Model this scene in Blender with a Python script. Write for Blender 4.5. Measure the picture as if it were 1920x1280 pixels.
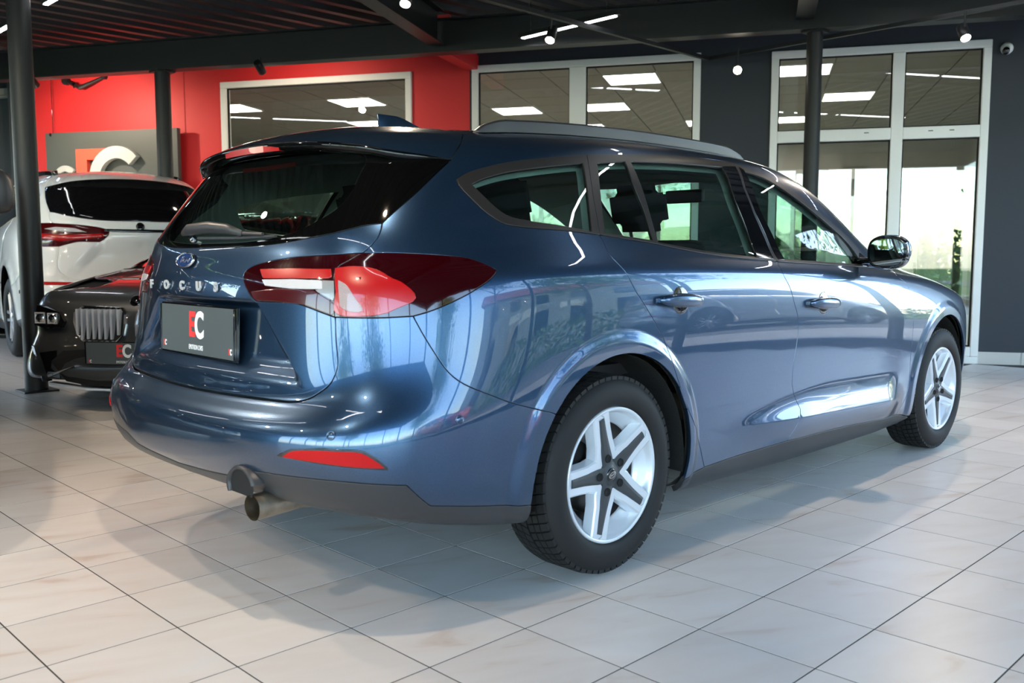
import bpy, bmesh, math, random
import numpy as np
from mathutils import Vector, Matrix
from mathutils.geometry import delaunay_2d_cdt
random.seed(7); RNG=np.random.default_rng(7)
for o in list(bpy.data.objects): bpy.data.objects.remove(o)
sc=bpy.context.scene
COL=sc.collection
# ---------------------------------------------------------------- camera
cam=bpy.data.cameras.new('camera'); camo=bpy.data.objects.new('camera',cam); COL.objects.link(camo)
YAW,PITCH=0.792086,-0.092934
CAM=np.array([-2.19984,-2.66707,1.003422])
camo.location=CAM; camo.rotation_euler=(math.pi/2+PITCH,0,YAW-math.pi/2)
cam.sensor_width=36; cam.lens=1706.345/1920*36; cam.clip_start=.05; cam.clip_end=300
cam.dof.use_dof=True; cam.dof.focus_distance=3.7; cam.dof.aperture_fstop=4.5
sc.camera=camo
# ---------------------------------------------------------------- world, sun, exposure
sc.view_settings.view_transform='Standard'; sc.view_settings.look='None'
sc.view_settings.gamma=1.0; sc.view_settings.use_curve_mapping=False
sc.view_settings.exposure=0.0
w=bpy.data.worlds.new('world'); sc.world=w; w.use_nodes=True
nt=w.node_tree; nt.nodes.clear()
sky=nt.nodes.new('ShaderNodeTexSky'); sky.sky_type='NISHITA'; sky.sun_disc=False
sky.sun_elevation=math.radians(42); sky.sun_rotation=math.radians(60); sky.air_density=1.0; sky.dust_density=1.0
bg=nt.nodes.new('ShaderNodeBackground'); bg.inputs['Strength'].default_value=2.0
wo=nt.nodes.new('ShaderNodeOutputWorld'); nt.links.new(sky.outputs[0],bg.inputs[0]); nt.links.new(bg.outputs[0],wo.inputs[0])
def lamp(name,kind,loc,power,color=(1,1,1),rot=None,size=None,size_y=None,spot=None,blend=.5,target=None):
    l=bpy.data.lights.new(name,kind); l.energy=power; l.color=color
    if kind=='AREA':
        l.size=size
        if size_y: l.shape='RECTANGLE'; l.size_y=size_y
    elif size is not None: l.shadow_soft_size=size
    if kind=='SPOT': l.spot_size=spot; l.spot_blend=blend
    o=bpy.data.objects.new(name,l); COL.objects.link(o); o.location=loc
    if target is not None:
        o.rotation_euler=(Vector(target)-Vector(loc)).to_track_quat('-Z','Y').to_euler()
    elif rot: o.rotation_euler=rot
    return o
SUNDIR=Vector((-.5,-.30,-.72))   # travels away from the back of the building, over its roof
sun=bpy.data.lights.new('sun','SUN'); sun.energy=6.5; sun.angle=.01; sun.color=(1,.95,.88)
so=bpy.data.objects.new('sun',sun); COL.objects.link(so); so.rotation_euler=SUNDIR.to_track_quat('-Z','Y').to_euler()
WB=2.70
# ---------------------------------------------------------------- helpers
NK=np.array([math.cos(math.pi/6),.5,0]); MK=np.array([.5,-math.cos(math.pi/6),0])
def RK(k,m,z=0): return Vector(NK*k+MK*m+np.array([0,0,z]))
def empty(name,loc=(0,0,0),rz=0,label=None,cat=None,group=None,parent=None):
    o=bpy.data.objects.new(name,None); COL.objects.link(o); o.location=loc; o.rotation_euler=(0,0,rz); o.empty_display_size=.1
    return tag(o,label,cat,group)
def tag(o,label=None,cat=None,group=None,kind=None):
    if label: o['label']=label
    if cat: o['category']=cat
    if group: o['group']=group
    if kind: o['kind']=kind
    return o
def link(name,me,mat=None,parent=None,smooth=False,loc=None):
    if mat is not None and len(me.materials)==0: me.materials.append(mat)
    if smooth: me.polygons.foreach_set('use_smooth',[True]*len(me.polygons))
    o=bpy.data.objects.new(name,me); COL.objects.link(o)
    if parent is not None: o.parent=parent
    if loc is not None: o.location=loc
    return o
class MB:
    """collects verts and faces"""
    def __init__(s): s.v=[]; s.f=[]
    def add(s,v,f,M=None):
        n=len(s.v)
        if M is not None: v=[tuple(M@Vector(p)) for p in v]
        s.v+= [tuple(p) for p in v]; s.f+=[tuple(i+n for i in q) for q in f]; return s
    def box(s,x0,x1,y0,y1,z0,z1,M=None,b=0):
        if b<=0:
            v=[(x,y,z) for x in (x0,x1) for y in (y0,y1) for z in (z0,z1)]
            return s.add(v,[(0,1,3,2),(4,6,7,5),(0,4,5,1),(2,3,7,6),(0,2,6,4),(1,5,7,3)],M)
        bm=bmesh.new(); bmesh.ops.create_cube(bm,size=1)
        bmesh.ops.scale(bm,vec=(x1-x0,y1-y0,z1-z0),verts=bm.verts); bmesh.ops.translate(bm,vec=((x0+x1)/2,(y0+y1)/2,(z0+z1)/2),verts=bm.verts)
        bmesh.ops.bevel(bm,geom=bm.edges[:],offset=b,segments=2,affect='EDGES',profile=.6)
        return s.bm(bm,M)
    def bm(s,bm,M=None):
        bm.verts.index_update(); s.add([v.co.copy() for v in bm.verts],[[v.index for v in f.verts] for f in bm.faces],M); bm.free(); return s
    def tube(s,pts,r,n=10,caps=True,sx=1.,sy=1.,up=None):
        pts=[Vector(p) for p in pts]; rs=r if hasattr(r,'__len__') else [r]*len(pts); V=[];F=[]
        prev=None
        for i,p in enumerate(pts):
            t=(pts[min(i+1,len(pts)-1)]-pts[max(i-1,0)]).normalized()
            a=Vector(up) if up is not None else (prev if prev is not None else (Vector((0,0,1)) if abs(t.z)<.9 else Vector((1,0,0))))
            a=(a-t*a.dot(t)).normalized(); prev=a; b=t.cross(a)
            for j in range(n):
                an=2*math.pi*j/n; V.append(p+a*math.cos(an)*rs[i]*sx+b*math.sin(an)*rs[i]*sy)
        for i in range(len(pts)-1):
            for j in range(n):
                k=(j+1)%n; F.append((i*n+j,i*n+k,(i+1)*n+k,(i+1)*n+j))
        if caps: F.append(tuple(range(n))[::-1]); F.append(tuple(len(pts)*n-n+j for j in range(n)))
        return s.add(V,F)
    def lathe(s,prof,n=48,M=None,close=False,a0=0,a1=2*math.pi):
        """profile (r,h) revolved round +Z"""
        full=abs(a1-a0-2*math.pi)<1e-6; m=n if full else n+1
        V=[(r*math.cos(a0+(a1-a0)*j/n),r*math.sin(a0+(a1-a0)*j/n),h) for r,h in prof for j in range(m)]
        F=[]; P=len(prof)
        for i in range(P if close else P-1):
            i2=(i+1)%P
            for j in range(n if full else n):
                k=(j+1)%m if full else j+1
                F.append((i*m+j,i*m+k,i2*m+k,i2*m+j))
        return s.add(V,F,M)
    def prism(s,poly,z0,z1,M=None):
        n=len(poly); V=[(x,y,z0) for x,y in poly]+[(x,y,z1) for x,y in poly]
        F=[tuple(range(n))[::-1],tuple(range(n,2*n))]+[(i,(i+1)%n,n+(i+1)%n,n+i) for i in range(n)]
        return s.add(V,F,M)
    def build(s,name,mat,parent=None,smooth=False,fix=True):
        me=bpy.data.meshes.new(name); me.from_pydata([tuple(v) for v in s.v],[],s.f)
        if fix:
            bm=bmesh.new(); bm.from_mesh(me); bmesh.ops.recalc_face_normals(bm,faces=bm.faces); bm.to_mesh(me); bm.free()
        o=link(name,me,mat,parent,smooth)
        return o
def soften(o,ang=35):
    me=o.data; me.polygons.foreach_set('use_smooth',[True]*len(me.polygons))
    me.set_sharp_from_angle(angle=math.radians(ang)) ; return o
def RM(k,m,z,rot=0):
    """matrix of a frame: x along the wall to the right (m), y into the wall (k), z up"""
    M=Matrix(((MK[0],NK[0],0,0),(MK[1],NK[1],0,0),(0,0,1,0),(0,0,0,1))); 
    return Matrix.Translation(RK(k,m,z))@M@Matrix.Rotation(rot,4,'Z')
RK0=RM(0,0,0)
def rbox(b,m0,m1,k0,k1,z0,z1): return b.box(m0,m1,k0,k1,z0,z1,RK0)
FONTC={}
def text_mesh(txt,size,depth=.002,shear=0,spacing=1.0,bold=0):
    c=bpy.data.curves.new('t','FONT'); c.body=txt; c.size=size; c.extrude=depth; c.shear=shear; c.space_character=spacing; c.offset=bold
    c.align_x='CENTER'; c.align_y='CENTER'; c.resolution_u=4
    o=bpy.data.objects.new('t',c); COL.objects.link(o); bpy.context.view_layer.update()
    me=bpy.data.meshes.new_from_object(o.evaluated_get(bpy.context.evaluated_depsgraph_get()))
    bpy.data.objects.remove(o); return me
def text(name,txt,size,mat,M,parent=None,depth=.002,shear=0,spacing=1.,bold=0,sx=1.):
    me=text_mesh(txt,size,depth,shear,spacing,bold); me.materials.clear()
    me.transform(M@Matrix.Diagonal((sx,1,1,1))); return link(name,me,mat,parent)
# ---------------------------------------------------------------- materials
def mat(name,col,rough=.5,metal=0.,coat=0.,coatr=.03,emit=None,es=0.,spec=.5,trans=0.,ior=1.45,bump=0,bscale=50,var=0.):
    m=bpy.data.materials.new(name); m.use_nodes=True; nt=m.node_tree; p=nt.nodes['Principled BSDF']
    p.inputs['Base Color'].default_value=(*col,1); p.inputs['Roughness'].default_value=rough; p.inputs['Metallic'].default_value=metal
    p.inputs['Coat Weight'].default_value=coat; p.inputs['Coat Roughness'].default_value=coatr; p.inputs['Specular IOR Level'].default_value=spec
    p.inputs['Transmission Weight'].default_value=trans; p.inputs['IOR'].default_value=ior
    if emit: p.inputs['Emission Color'].default_value=(*emit,1); p.inputs['Emission Strength'].default_value=es
    if bump or var:
        tc=nt.nodes.new('ShaderNodeTexCoord'); n=nt.nodes.new('ShaderNodeTexNoise'); n.inputs['Scale'].default_value=bscale; n.inputs['Detail'].default_value=3
        nt.links.new(tc.outputs['Object'],n.inputs['Vector'])
        if bump:
            b=nt.nodes.new('ShaderNodeBump'); b.inputs['Strength'].default_value=bump; b.inputs['Distance'].default_value=.01
            nt.links.new(n.outputs['Fac'],b.inputs['Height']); nt.links.new(b.outputs[0],p.inputs['Normal'])
        if var:
            mx=nt.nodes.new('ShaderNodeMix'); mx.data_type='RGBA'; mx.inputs[6].default_value=(*[c*(1-var) for c in col],1); mx.inputs[7].default_value=(*[min(1,c*(1+var)) for c in col],1)
            nt.links.new(n.outputs['Fac'],mx.inputs[0]); nt.links.new(mx.outputs[2],p.inputs['Base Color'])
    return m
def glassmat(name,tint,rough=0.,ior=1.5,refl=1.0):
    """thin sheet glass: tinted see-through plus fresnel mirror"""
    m=bpy.data.materials.new(name); m.use_nodes=True; nt=m.node_tree; nt.nodes.clear()
    o=nt.nodes.new('ShaderNodeOutputMaterial'); t=nt.nodes.new('ShaderNodeBsdfTransparent'); t.inputs[0].default_value=(*tint,1)
    g=nt.nodes.new('ShaderNodeBsdfGlossy'); g.inputs['Roughness'].default_value=rough; g.inputs['Color'].default_value=(refl,refl,refl,1)
    ge=nt.nodes.new('ShaderNodeNewGeometry'); dt=nt.nodes.new('ShaderNodeVectorMath'); dt.operation='DOT_PRODUCT'
    nt.links.new(ge.outputs['Incoming'],dt.inputs[0]); nt.links.new(ge.outputs['Normal'],dt.inputs[1])
    ab=nt.nodes.new('ShaderNodeMath'); ab.operation='ABSOLUTE'; nt.links.new(dt.outputs['Value'],ab.inputs[0])
    om=nt.nodes.new('ShaderNodeMath'); om.operation='SUBTRACT'; om.inputs[0].default_value=1; nt.links.new(ab.outputs[0],om.inputs[1])
    pw=nt.nodes.new('ShaderNodeMath'); pw.operation='POWER'; pw.inputs[1].default_value=5; nt.links.new(om.outputs[0],pw.inputs[0])
    ma=nt.nodes.new('ShaderNodeMath'); ma.operation='MULTIPLY_ADD'; ma.inputs[1].default_value=.90; ma.inputs[2].default_value=.08; nt.links.new(pw.outputs[0],ma.inputs[0])
    mx=nt.nodes.new('ShaderNodeMixShader'); nt.links.new(ma.outputs[0],mx.inputs[0]); nt.links.new(t.outputs[0],mx.inputs[1]); nt.links.new(g.outputs[0],mx.inputs[2]); nt.links.new(mx.outputs[0],o.inputs[0])
    return m
def paintmat(name,col,flake=.25,metal=.7,rough=.32):
    m=mat(name,col,rough,metal,coat=1.,coatr=.008); nt=m.node_tree; p=nt.nodes['Principled BSDF']
    tc=nt.nodes.new('ShaderNodeTexCoord'); v=nt.nodes.new('ShaderNodeTexVoronoi'); v.inputs['Scale'].default_value=900
    nt.links.new(tc.outputs['Object'],v.inputs['Vector'])
    p.inputs['Coat IOR'].default_value=1.6
    b=nt.nodes.new('ShaderNodeMix'); b.data_type='RGBA'; b.inputs[6].default_value=(*[c*(1-flake) for c in col],1); b.inputs[7].default_value=(*[c*(1+flake) for c in col],1)
    nt.links.new(v.outputs['Color'],b.inputs[0]); nt.links.new(b.outputs[2],p.inputs['Base Color']); return m
M={}
M['blue']=paintmat('blue_metallic_paint',(.033,.076,.150),.22,.85,.28)
M['white_car']=mat('white_paint',(.80,.81,.80),.3,coat=1.,coatr=.02)
M['grey_car']=paintmat('dark_grey_paint',(.070,.075,.079),.2,.6,.36)
M['red_car']=mat('red_paint',(.6,.02,.02),.3,coat=1.)
M['silver_car']=mat('silver_paint',(.5,.52,.55),.3,.6,coat=1.)
M['plastic']=mat('dark_satin_plastic',(.034,.034,.037),.36,bump=.08,bscale=900)
M['trim']=mat('window_trim_plastic',(.022,.019,.018),.30)
M['frit']=mat('glass_black_border',(.002,.002,.002),.04,spec=.35)
M['office_pane']=glassmat('tinted_office_pane',(.30,.35,.32))
M['gloss_black']=mat('gloss_black',(.004,.004,.005),.06,coat=1.)
M['black']=mat('matt_black',(.006,.006,.007),.8)
M['liner']=mat('felt_liner',(.012,.012,.012),.95,bump=.5,bscale=200)
M['rubber']=mat('tyre_rubber',(.0075,.0075,.008),.66,bump=.05,bscale=300)
M['wheel_silver']=mat('wheel_silver',(.62,.65,.70),.28,.25,coat=.8,coatr=.1)
M['wheel_dark']=mat('wheel_anthracite',(.05,.055,.06),.38,.3)
M['letter']=mat('letter_chrome',(.85,.86,.88),.28,.55)
M['chrome']=mat('chrome',(.8,.8,.8),.06,1.)
M['steel']=mat('brake_steel',(.25,.24,.23),.4,1.)
M['exhaust']=mat('exhaust_steel',(.42,.36,.28),.4,1.,var=.5,bscale=30,bump=.2)
M['glass']=glassmat('car_side_glass',(.50,.66,.62))
M['rear_glass']=glassmat('car_rear_glass',(.40,.52,.48))
M['pane']=glassmat('window_pane',(.93,.95,.94))
M['mirror']=mat('mirror_glass',(.85,.87,.88),.01,1.)
M['lamp_dark']=mat('tail_lamp_dark_red',(.020,.0006,.0016),.08,coat=1.,coatr=.01)
M['lamp_red']=mat('tail_lamp_red',(.40,.003,.004),.25,coat=1.,coatr=.01)
M['lamp_deep']=mat('tail_lamp_deep_red',(.055,.001,.002),.2,coat=1.,coatr=.01)
M['lamp_pink']=mat('indicator_lamp_pink',(.40,.30,.30),.35,coat=1.,coatr=.01,bump=.5,bscale=500)
M['lamp_white']=mat('reverse_lamp_white',(.62,.60,.62),.35,coat=1.,coatr=.01,bump=.5,bscale=500)
M['lamp_clear']=mat('lamp_clear_grey',(.30,.30,.31),.3,.4,coat=1.,coatr=.01)
M['reflector']=mat('reflector_red',(.48,.004,.005),.35,spec=.25,bump=.4,bscale=700)
M['seat']=mat('seat_cloth',(.010,.010,.012),.9)
M['headliner']=mat('headliner_cloth',(.38,.39,.37),.9)
M['dash']=mat('dashboard_plastic',(.02,.02,.022),.5)
M['plate']=mat('plate_charcoal',(.085,.10,.105),.28)
M['plate_red']=mat('logo_red',(.75,.05,.05),.4)
M['plate_white']=mat('logo_white',(.82,.83,.84),.4)
M['badge_blue']=mat('badge_blue',(.01,.03,.12),.15,coat=1.)
M['red_wall']=mat('red_wall_paint',(.62,.022,.026),.55,bump=.03,bscale=400)
M['dark_wall']=mat('anthracite_wall_paint',(.030,.036,.046),.65,bump=.03,bscale=300)
M['frame_white']=mat('white_upvc',(.80,.80,.78),.35)
M['steel_dark']=mat('painted_steel',(.011,.012,.014),.45,var=.2,bscale=6)
M['deck']=mat('ceiling_deck',(.014,.014,.016),.45)
M['office_ceil']=mat('office_ceiling_tile',(.36,.35,.31),.9,bump=.1,bscale=150)
M['office_grid']=mat('ceiling_grid',(.22,.22,.20),.6)
M['office_wall']=mat('office_wall',(.55,.54,.50),.8)
M['grout']=mat('grout',(.055,.052,.045),.95)
M['skirting']=mat('skirting_tile',(.55,.53,.50),.3)
M['sign']=mat('sign_board',(.065,.075,.072),.5)
M['sign_red']=mat('sign_letter_red',(.82,.09,.05),.5)
M['sign_grey']=mat('sign_letter_grey',(.42,.44,.44),.5)
M['panel_light']=mat('led_panel',(1,1,1),emit=(1,.93,.80),es=14)
M['strip_light']=mat('led_strip',(1,1,1),emit=(.95,.97,1),es=18)
M['spot_light']=mat('spot_lens',(1,1,1),emit=(1,.88,.70),es=150)
M['asphalt']=mat('asphalt',(.17,.17,.17),.9,var=.15,bscale=3)
M['paving']=mat('concrete_paving',(.42,.40,.37),.85,var=.12,bscale=2)
M['grass']=mat('lawn',(.09,.17,.035),.95,var=.3,bscale=4)
M['leaf']=mat('leaves',(.19,.30,.06),.6,var=.35,bscale=2)
M['leaf2']=mat('pine_needles',(.05,.10,.035),.7,var=.35,bscale=2)
M['bark']=mat('bark',(.10,.07,.045),.9,bump=.6,bscale=20)
M['house']=mat('house_render',(.60,.57,.50),.85)
M['roof_tile']=mat('roof_tiles',(.30,.09,.05),.8)
def tilemat():
    m=mat('floor_tile_ceramic',(.6,.55,.5),.22,spec=.45); nt=m.node_tree; p=nt.nodes['Principled BSDF']; L=nt.links
    ge=nt.nodes.new('ShaderNodeNewGeometry'); oi=nt.nodes.new('ShaderNodeObjectInfo')
    ad=nt.nodes.new('ShaderNodeVectorMath'); ad.operation='MULTIPLY_ADD'; ad.inputs[1].default_value=(1.3,4.2,1); 
    cx=nt.nodes.new('ShaderNodeCombineXYZ'); ml=nt.nodes.new('ShaderNodeMath'); ml.operation='MULTIPLY'; ml.inputs[1].default_value=37
    L.new(oi.outputs['Random'],ml.inputs[0]); L.new(ml.outputs[0],cx.inputs[0]); L.new(ml.outputs[0],cx.inputs[2])
    rt=nt.nodes.new('ShaderNodeVectorRotate'); rt.rotation_type='Z_AXIS'; rt.inputs['Angle'].default_value=math.radians(24)
    L.new(ge.outputs['Position'],rt.inputs['Vector']); L.new(rt.outputs[0],ad.inputs[0]); L.new(cx.outputs[0],ad.inputs[2])
    n=nt.nodes.new('ShaderNodeTexNoise'); n.inputs['Scale'].default_value=2.2; n.inputs['Detail'].default_value=4; n.inputs['Distortion'].default_value=.6; L.new(ad.outputs[0],n.inputs['Vector'])
    r=nt.nodes.new('ShaderNodeValToRGB'); e=r.color_ramp.elements; e[0].position=.26; e[0].color=(.58,.49,.42,1); e[1].position=.38; e[1].color=(.68,.64,.60,1)
    x=e.new(.62); x.color=(.715,.685,.65,1); x=e.new(.78); x.color=(.70,.69,.675,1)
    L.new(n.outputs['Fac'],r.inputs[0]); hs=nt.nodes.new('ShaderNodeHueSaturation'); L.new(r.outputs[0],hs.inputs['Color'])
    mr=nt.nodes.new('ShaderNodeMapRange'); mr.inputs[3].default_value=.93; mr.inputs[4].default_value=1.05; L.new(oi.outputs['Random'],mr.inputs[0]); L.new(mr.outputs[0],hs.inputs['Value'])
    L.new(hs.outputs[0],p.inputs['Base Color'])
    f=nt.nodes.new('ShaderNodeTexNoise'); f.inputs['Scale'].default_value=260; L.new(ge.outputs['Position'],f.inputs['Vector'])
    b=nt.nodes.new('ShaderNodeBump'); b.inputs['Strength'].default_value=.06; b.inputs['Distance'].default_value=.002; L.new(f.outputs['Fac'],b.inputs['Height']); L.new(b.outputs[0],p.inputs['Normal'])
    rr=nt.nodes.new('ShaderNodeMapRange'); rr.inputs[3].default_value=.28; rr.inputs[4].default_value=.42; L.new(f.outputs['Fac'],rr.inputs[0]); L.new(rr.outputs[0],p.inputs['Roughness'])
    return m
M['tile']=tilemat()
# ---- body surface (control net, rows bottom->top, stations rear centre -> front centre) ----
CX=[
"-.882,0,.33 -.87,.28,.33 -.83,.48,.325 -.755,.658,.315 -.64,.752,.285 -.395,.79,.225 0,.8,.185 .5,.8,.15 1.05,.8,.15 1.6,.8,.15 2.15,.8,.15 2.7,.8,.155 3.13,.77,.17 3.36,.6,.17 3.48,.32,.17 3.52,0,.17",
"-.982,0,.335 -.975,.3,.335 -.935,.55,.33 -.85,.743,.315 -.69,.837,.28 -.395,.87,.225 0,.875,.205 .5,.872,.2 1.05,.87,.2 1.6,.87,.2 2.15,.87,.2 2.7,.872,.205 3.15,.83,.215 3.42,.66,.215 3.56,.36,.215 3.6,0,.215",
"-1.027,0,.41 -1.02,.33,.41 -.975,.59,.4 -.885,.788,.385 -.71,.875,.355 -.415,.898,.32 0,.898,.3 .5,.896,.295 1.05,.894,.29 1.6,.894,.29 2.15,.896,.29 2.7,.9,.305 3.18,.86,.33 3.47,.68,.34 3.62,.37,.34 3.66,0,.34",
"-1.052,0,.55 -1.045,.34,.553 -.998,.61,.56 -.895,.798,.55 -.72,.884,.545 -.415,.908,.52 0,.91,.5 .5,.905,.48 1.05,.903,.47 1.6,.903,.47 2.15,.905,.47 2.7,.91,.485 3.19,.868,.5 3.48,.69,.5 3.62,.38,.5 3.66,0,.5",
"-.945,0,.592 -.938,.33,.597 -.905,.575,.606 -.86,.768,.61 -.7,.876,.62 -.415,.908,.62 0,.915,.62 .5,.913,.61 1.05,.912,.6 1.6,.912,.6 2.15,.912,.6 2.7,.913,.61 3.19,.867,.62 3.45,.7,.62 3.6,.38,.62 3.64,0,.62",
"-.947,0,.635 -.94,.32,.64 -.9,.56,.655 -.825,.743,.68 -.68,.86,.7 -.405,.905,.72 0,.918,.73 .5,.919,.73 1.05,.918,.72 1.6,.918,.72 2.15,.916,.72 2.7,.914,.73 3.18,.86,.73 3.42,.7,.72 3.57,.38,.72 3.61,0,.72",
"-.927,0,.8 -.92,.31,.8 -.88,.55,.81 -.805,.728,.82 -.65,.85,.84 -.385,.899,.85 0,.914,.85 .5,.916,.84 1.05,.916,.83 1.6,.914,.82 2.15,.906,.81 2.7,.895,.81 3.12,.84,.8 3.35,.7,.79 3.48,.38,.8 3.52,0,.8",
"-.922,0,.915 -.915,.31,.915 -.875,.55,.92 -.8,.718,.935 -.635,.837,.955 -.365,.888,.96 0,.906,.955 .5,.909,.945 1.05,.909,.93 1.6,.904,.915 2.15,.888,.895 2.68,.857,.875 3.02,.79,.84 3.2,.66,.835 3.3,.36,.85 3.33,0,.85",
"-.897,0,.985 -.89,.3,.985 -.85,.54,.99 -.765,.693,1 -.6,.792,1.01 -.345,.845,1.015 0,.866,1.01 .5,.872,.995 1.05,.873,.975 1.6,.868,.955 2.13,.85,.925 2.6,.8,.912 2.88,.72,.892 2.98,.58,.892 3.02,.32,.907 3.03,0,.912",
"-.885,0,1.04 -.88,.3,1.04 -.835,.55,1.05 -.743,.69,1.06 -.58,.765,1.075 -.33,.81,1.08 .02,.828,1.07 .5,.835,1.04 1.05,.835,1.01 1.6,.83,.985 2.08,.812,.955 2.45,.74,.942 2.66,.65,.932 2.73,.52,.942 2.77,.3,.952 2.78,0,.957",
"-.79,0,1.19 -.785,.29,1.19 -.735,.52,1.195 -.638,.645,1.2 -.5,.71,1.2 -.28,.745,1.2 .04,.765,1.21 .5,.77,1.2 1.03,.77,1.19 1.5296,.765,1.1672 1.954,.745,1.108 2.228,.67,1.041 2.348,.58,1.021 2.408,.45,1.021 2.448,.26,1.021 2.458,0,1.021",
"-.7,0,1.33 -.695,.27,1.325 -.65,.48,1.315 -.55,.595,1.305 -.42,.65,1.3 -.22,.68,1.315 .07,.695,1.335 .5,.7,1.355 .98,.7,1.355 1.4096,.695,1.342 1.744,.675,1.28 1.948,.61,1.225 2.048,.52,1.195 2.108,.4,1.195 2.148,.23,1.2 2.158,0,1.205",
"-.64,0,1.4 -.63,.25,1.395 -.57,.44,1.385 -.46,.53,1.38 -.34,.575,1.375 -.16,.6,1.39 .1,.615,1.405 .5,.62,1.42 .93,.62,1.42 1.2896,.615,1.417 1.524,.59,1.395 1.648,.52,1.375 1.728,.44,1.365 1.788,.33,1.365 1.828,.2,1.365 1.838,0,1.365",
"-.45,0,1.43 -.44,.16,1.43 -.4,.28,1.425 -.32,.35,1.42 -.22,.39,1.42 -.08,.41,1.43 .15,.42,1.445 .5,.425,1.455 .9,.42,1.455 1.15,.41,1.445 1.3,.37,1.43 1.4,.32,1.43 1.45,.26,1.42 1.48,.19,1.42 1.5,.11,1.42 1.51,0,1.42",
"-.2,0,1.445 -.18,0,1.445 -.15,0,1.446 -.1,0,1.447 -.04,0,1.45 .05,0,1.455 .22,0,1.46 .5,0,1.465 .85,0,1.465 1,0,1.463 1.08,0,1.46 1.13,0,1.455 1.16,0,1.452 1.18,0,1.45 1.19,0,1.45 1.2,0,1.45",
]
NET=np.array([[[float(c) for c in p.split(',')] for p in r.split()] for r in CX])   # rows,stations,3
NR,NS=NET.shape[:2]
def padded(net):
    m=np.array([1,-1,1.])
    a=np.concatenate([net[:,1:2]*m,net,net[:,-2:-1]*m],1)
    top=a[-2:-1]*m
    bot=2*a[:1]-a[1:2]
    return np.concatenate([bot,a,top],0)
PN=padded(NET)
def bs(t):
    return np.stack([(1-t)**3,3*t**3-6*t*t+4,-3*t**3+3*t*t+3*t+1,t**3],-1)/6
def base(u,v):
    """u station 0..15 (sign = side, + is the right side), v row"""
    u=np.asarray(u,float); v=np.asarray(v,float)
    sg=np.where(u<0,1.,-1.); a=np.abs(u)
    a=np.clip(a,0,NS-1-1e-9); b=np.clip(v,0,NR-1-1e-9)
    i=np.floor(a).astype(int); j=np.floor(b).astype(int)
    wu=bs(a-i); wv=bs(b-j)
    P=np.zeros(u.shape+(3,))
    for p in range(4):
        for q in range(4):
            P+=(wv[...,p]*wu[...,q])[...,None]*PN[j+p,i+q]
    P[...,1]*=sg
    return P
def sst(x): 
    x=np.clip(x,0,1); return x*x*(3-2*x)
def disp(P,u,v):
    """relief on the flanks: arch lips, rocker scoop"""
    x,y,z=P[...,0],np.abs(P[...,1]),P[...,2]
    side=sst((y-.84)/.04)
    d=np.zeros(x.shape)
    for xc in (0.,WB):
        r=np.hypot(x-xc,z-.318)
        d+=.011*sst((.465-r)/.045)*side*(z<.9)
    # rocker scoop: a crest at zc that the door skin rises to
    zc=.385-.03*(x-.55)
    env=sst((x-.55)/.7)*sst((2.22-x)/.25)*(y>.8)
    h=.04+.10*sst((x-.5)/1.0)
    up=np.clip((z-zc)/h,0,1)
    d+=env*.034*np.where(z>zc,(1-up)**2*(1+.6*up),1-.8*sst((zc-z)/.14))
    # number-plate recess in the tailgate
    rr=sst((-x-.7)/.1)
    wy=.33+(.875-z)*1.0
    m=sst((wy-y)/.025)*sst((.878-z)/.018)*sst((z-.645)/.085)
    d-=rr*.035*m*(z>.62)*(z<.93)
    return d
def S(u,v,extra=0.):
    u=np.asarray(u,float); v=np.asarray(v,float)+np.zeros(u.shape)
    P=base(u,v); N=nrm0(base,u,v)
    d=disp(P,u,v)+extra
    return P+N*d[...,None]
def nrm0(fn,u,v,e=2e-3):
    du=fn(u+e,v)-fn(u-e,v); dv=fn(u,np.minimum(v+e,NR-1))-fn(u,np.maximum(v-e,0))
    n=np.cross(du,dv); l=np.linalg.norm(n,axis=-1,keepdims=True); n=n/np.maximum(l,1e-12)
    return n
def nrm(u,v,e=4e-3): return nrm0(S,np.asarray(u,float),np.asarray(v,float)+np.zeros(np.shape(u)),e)
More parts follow.
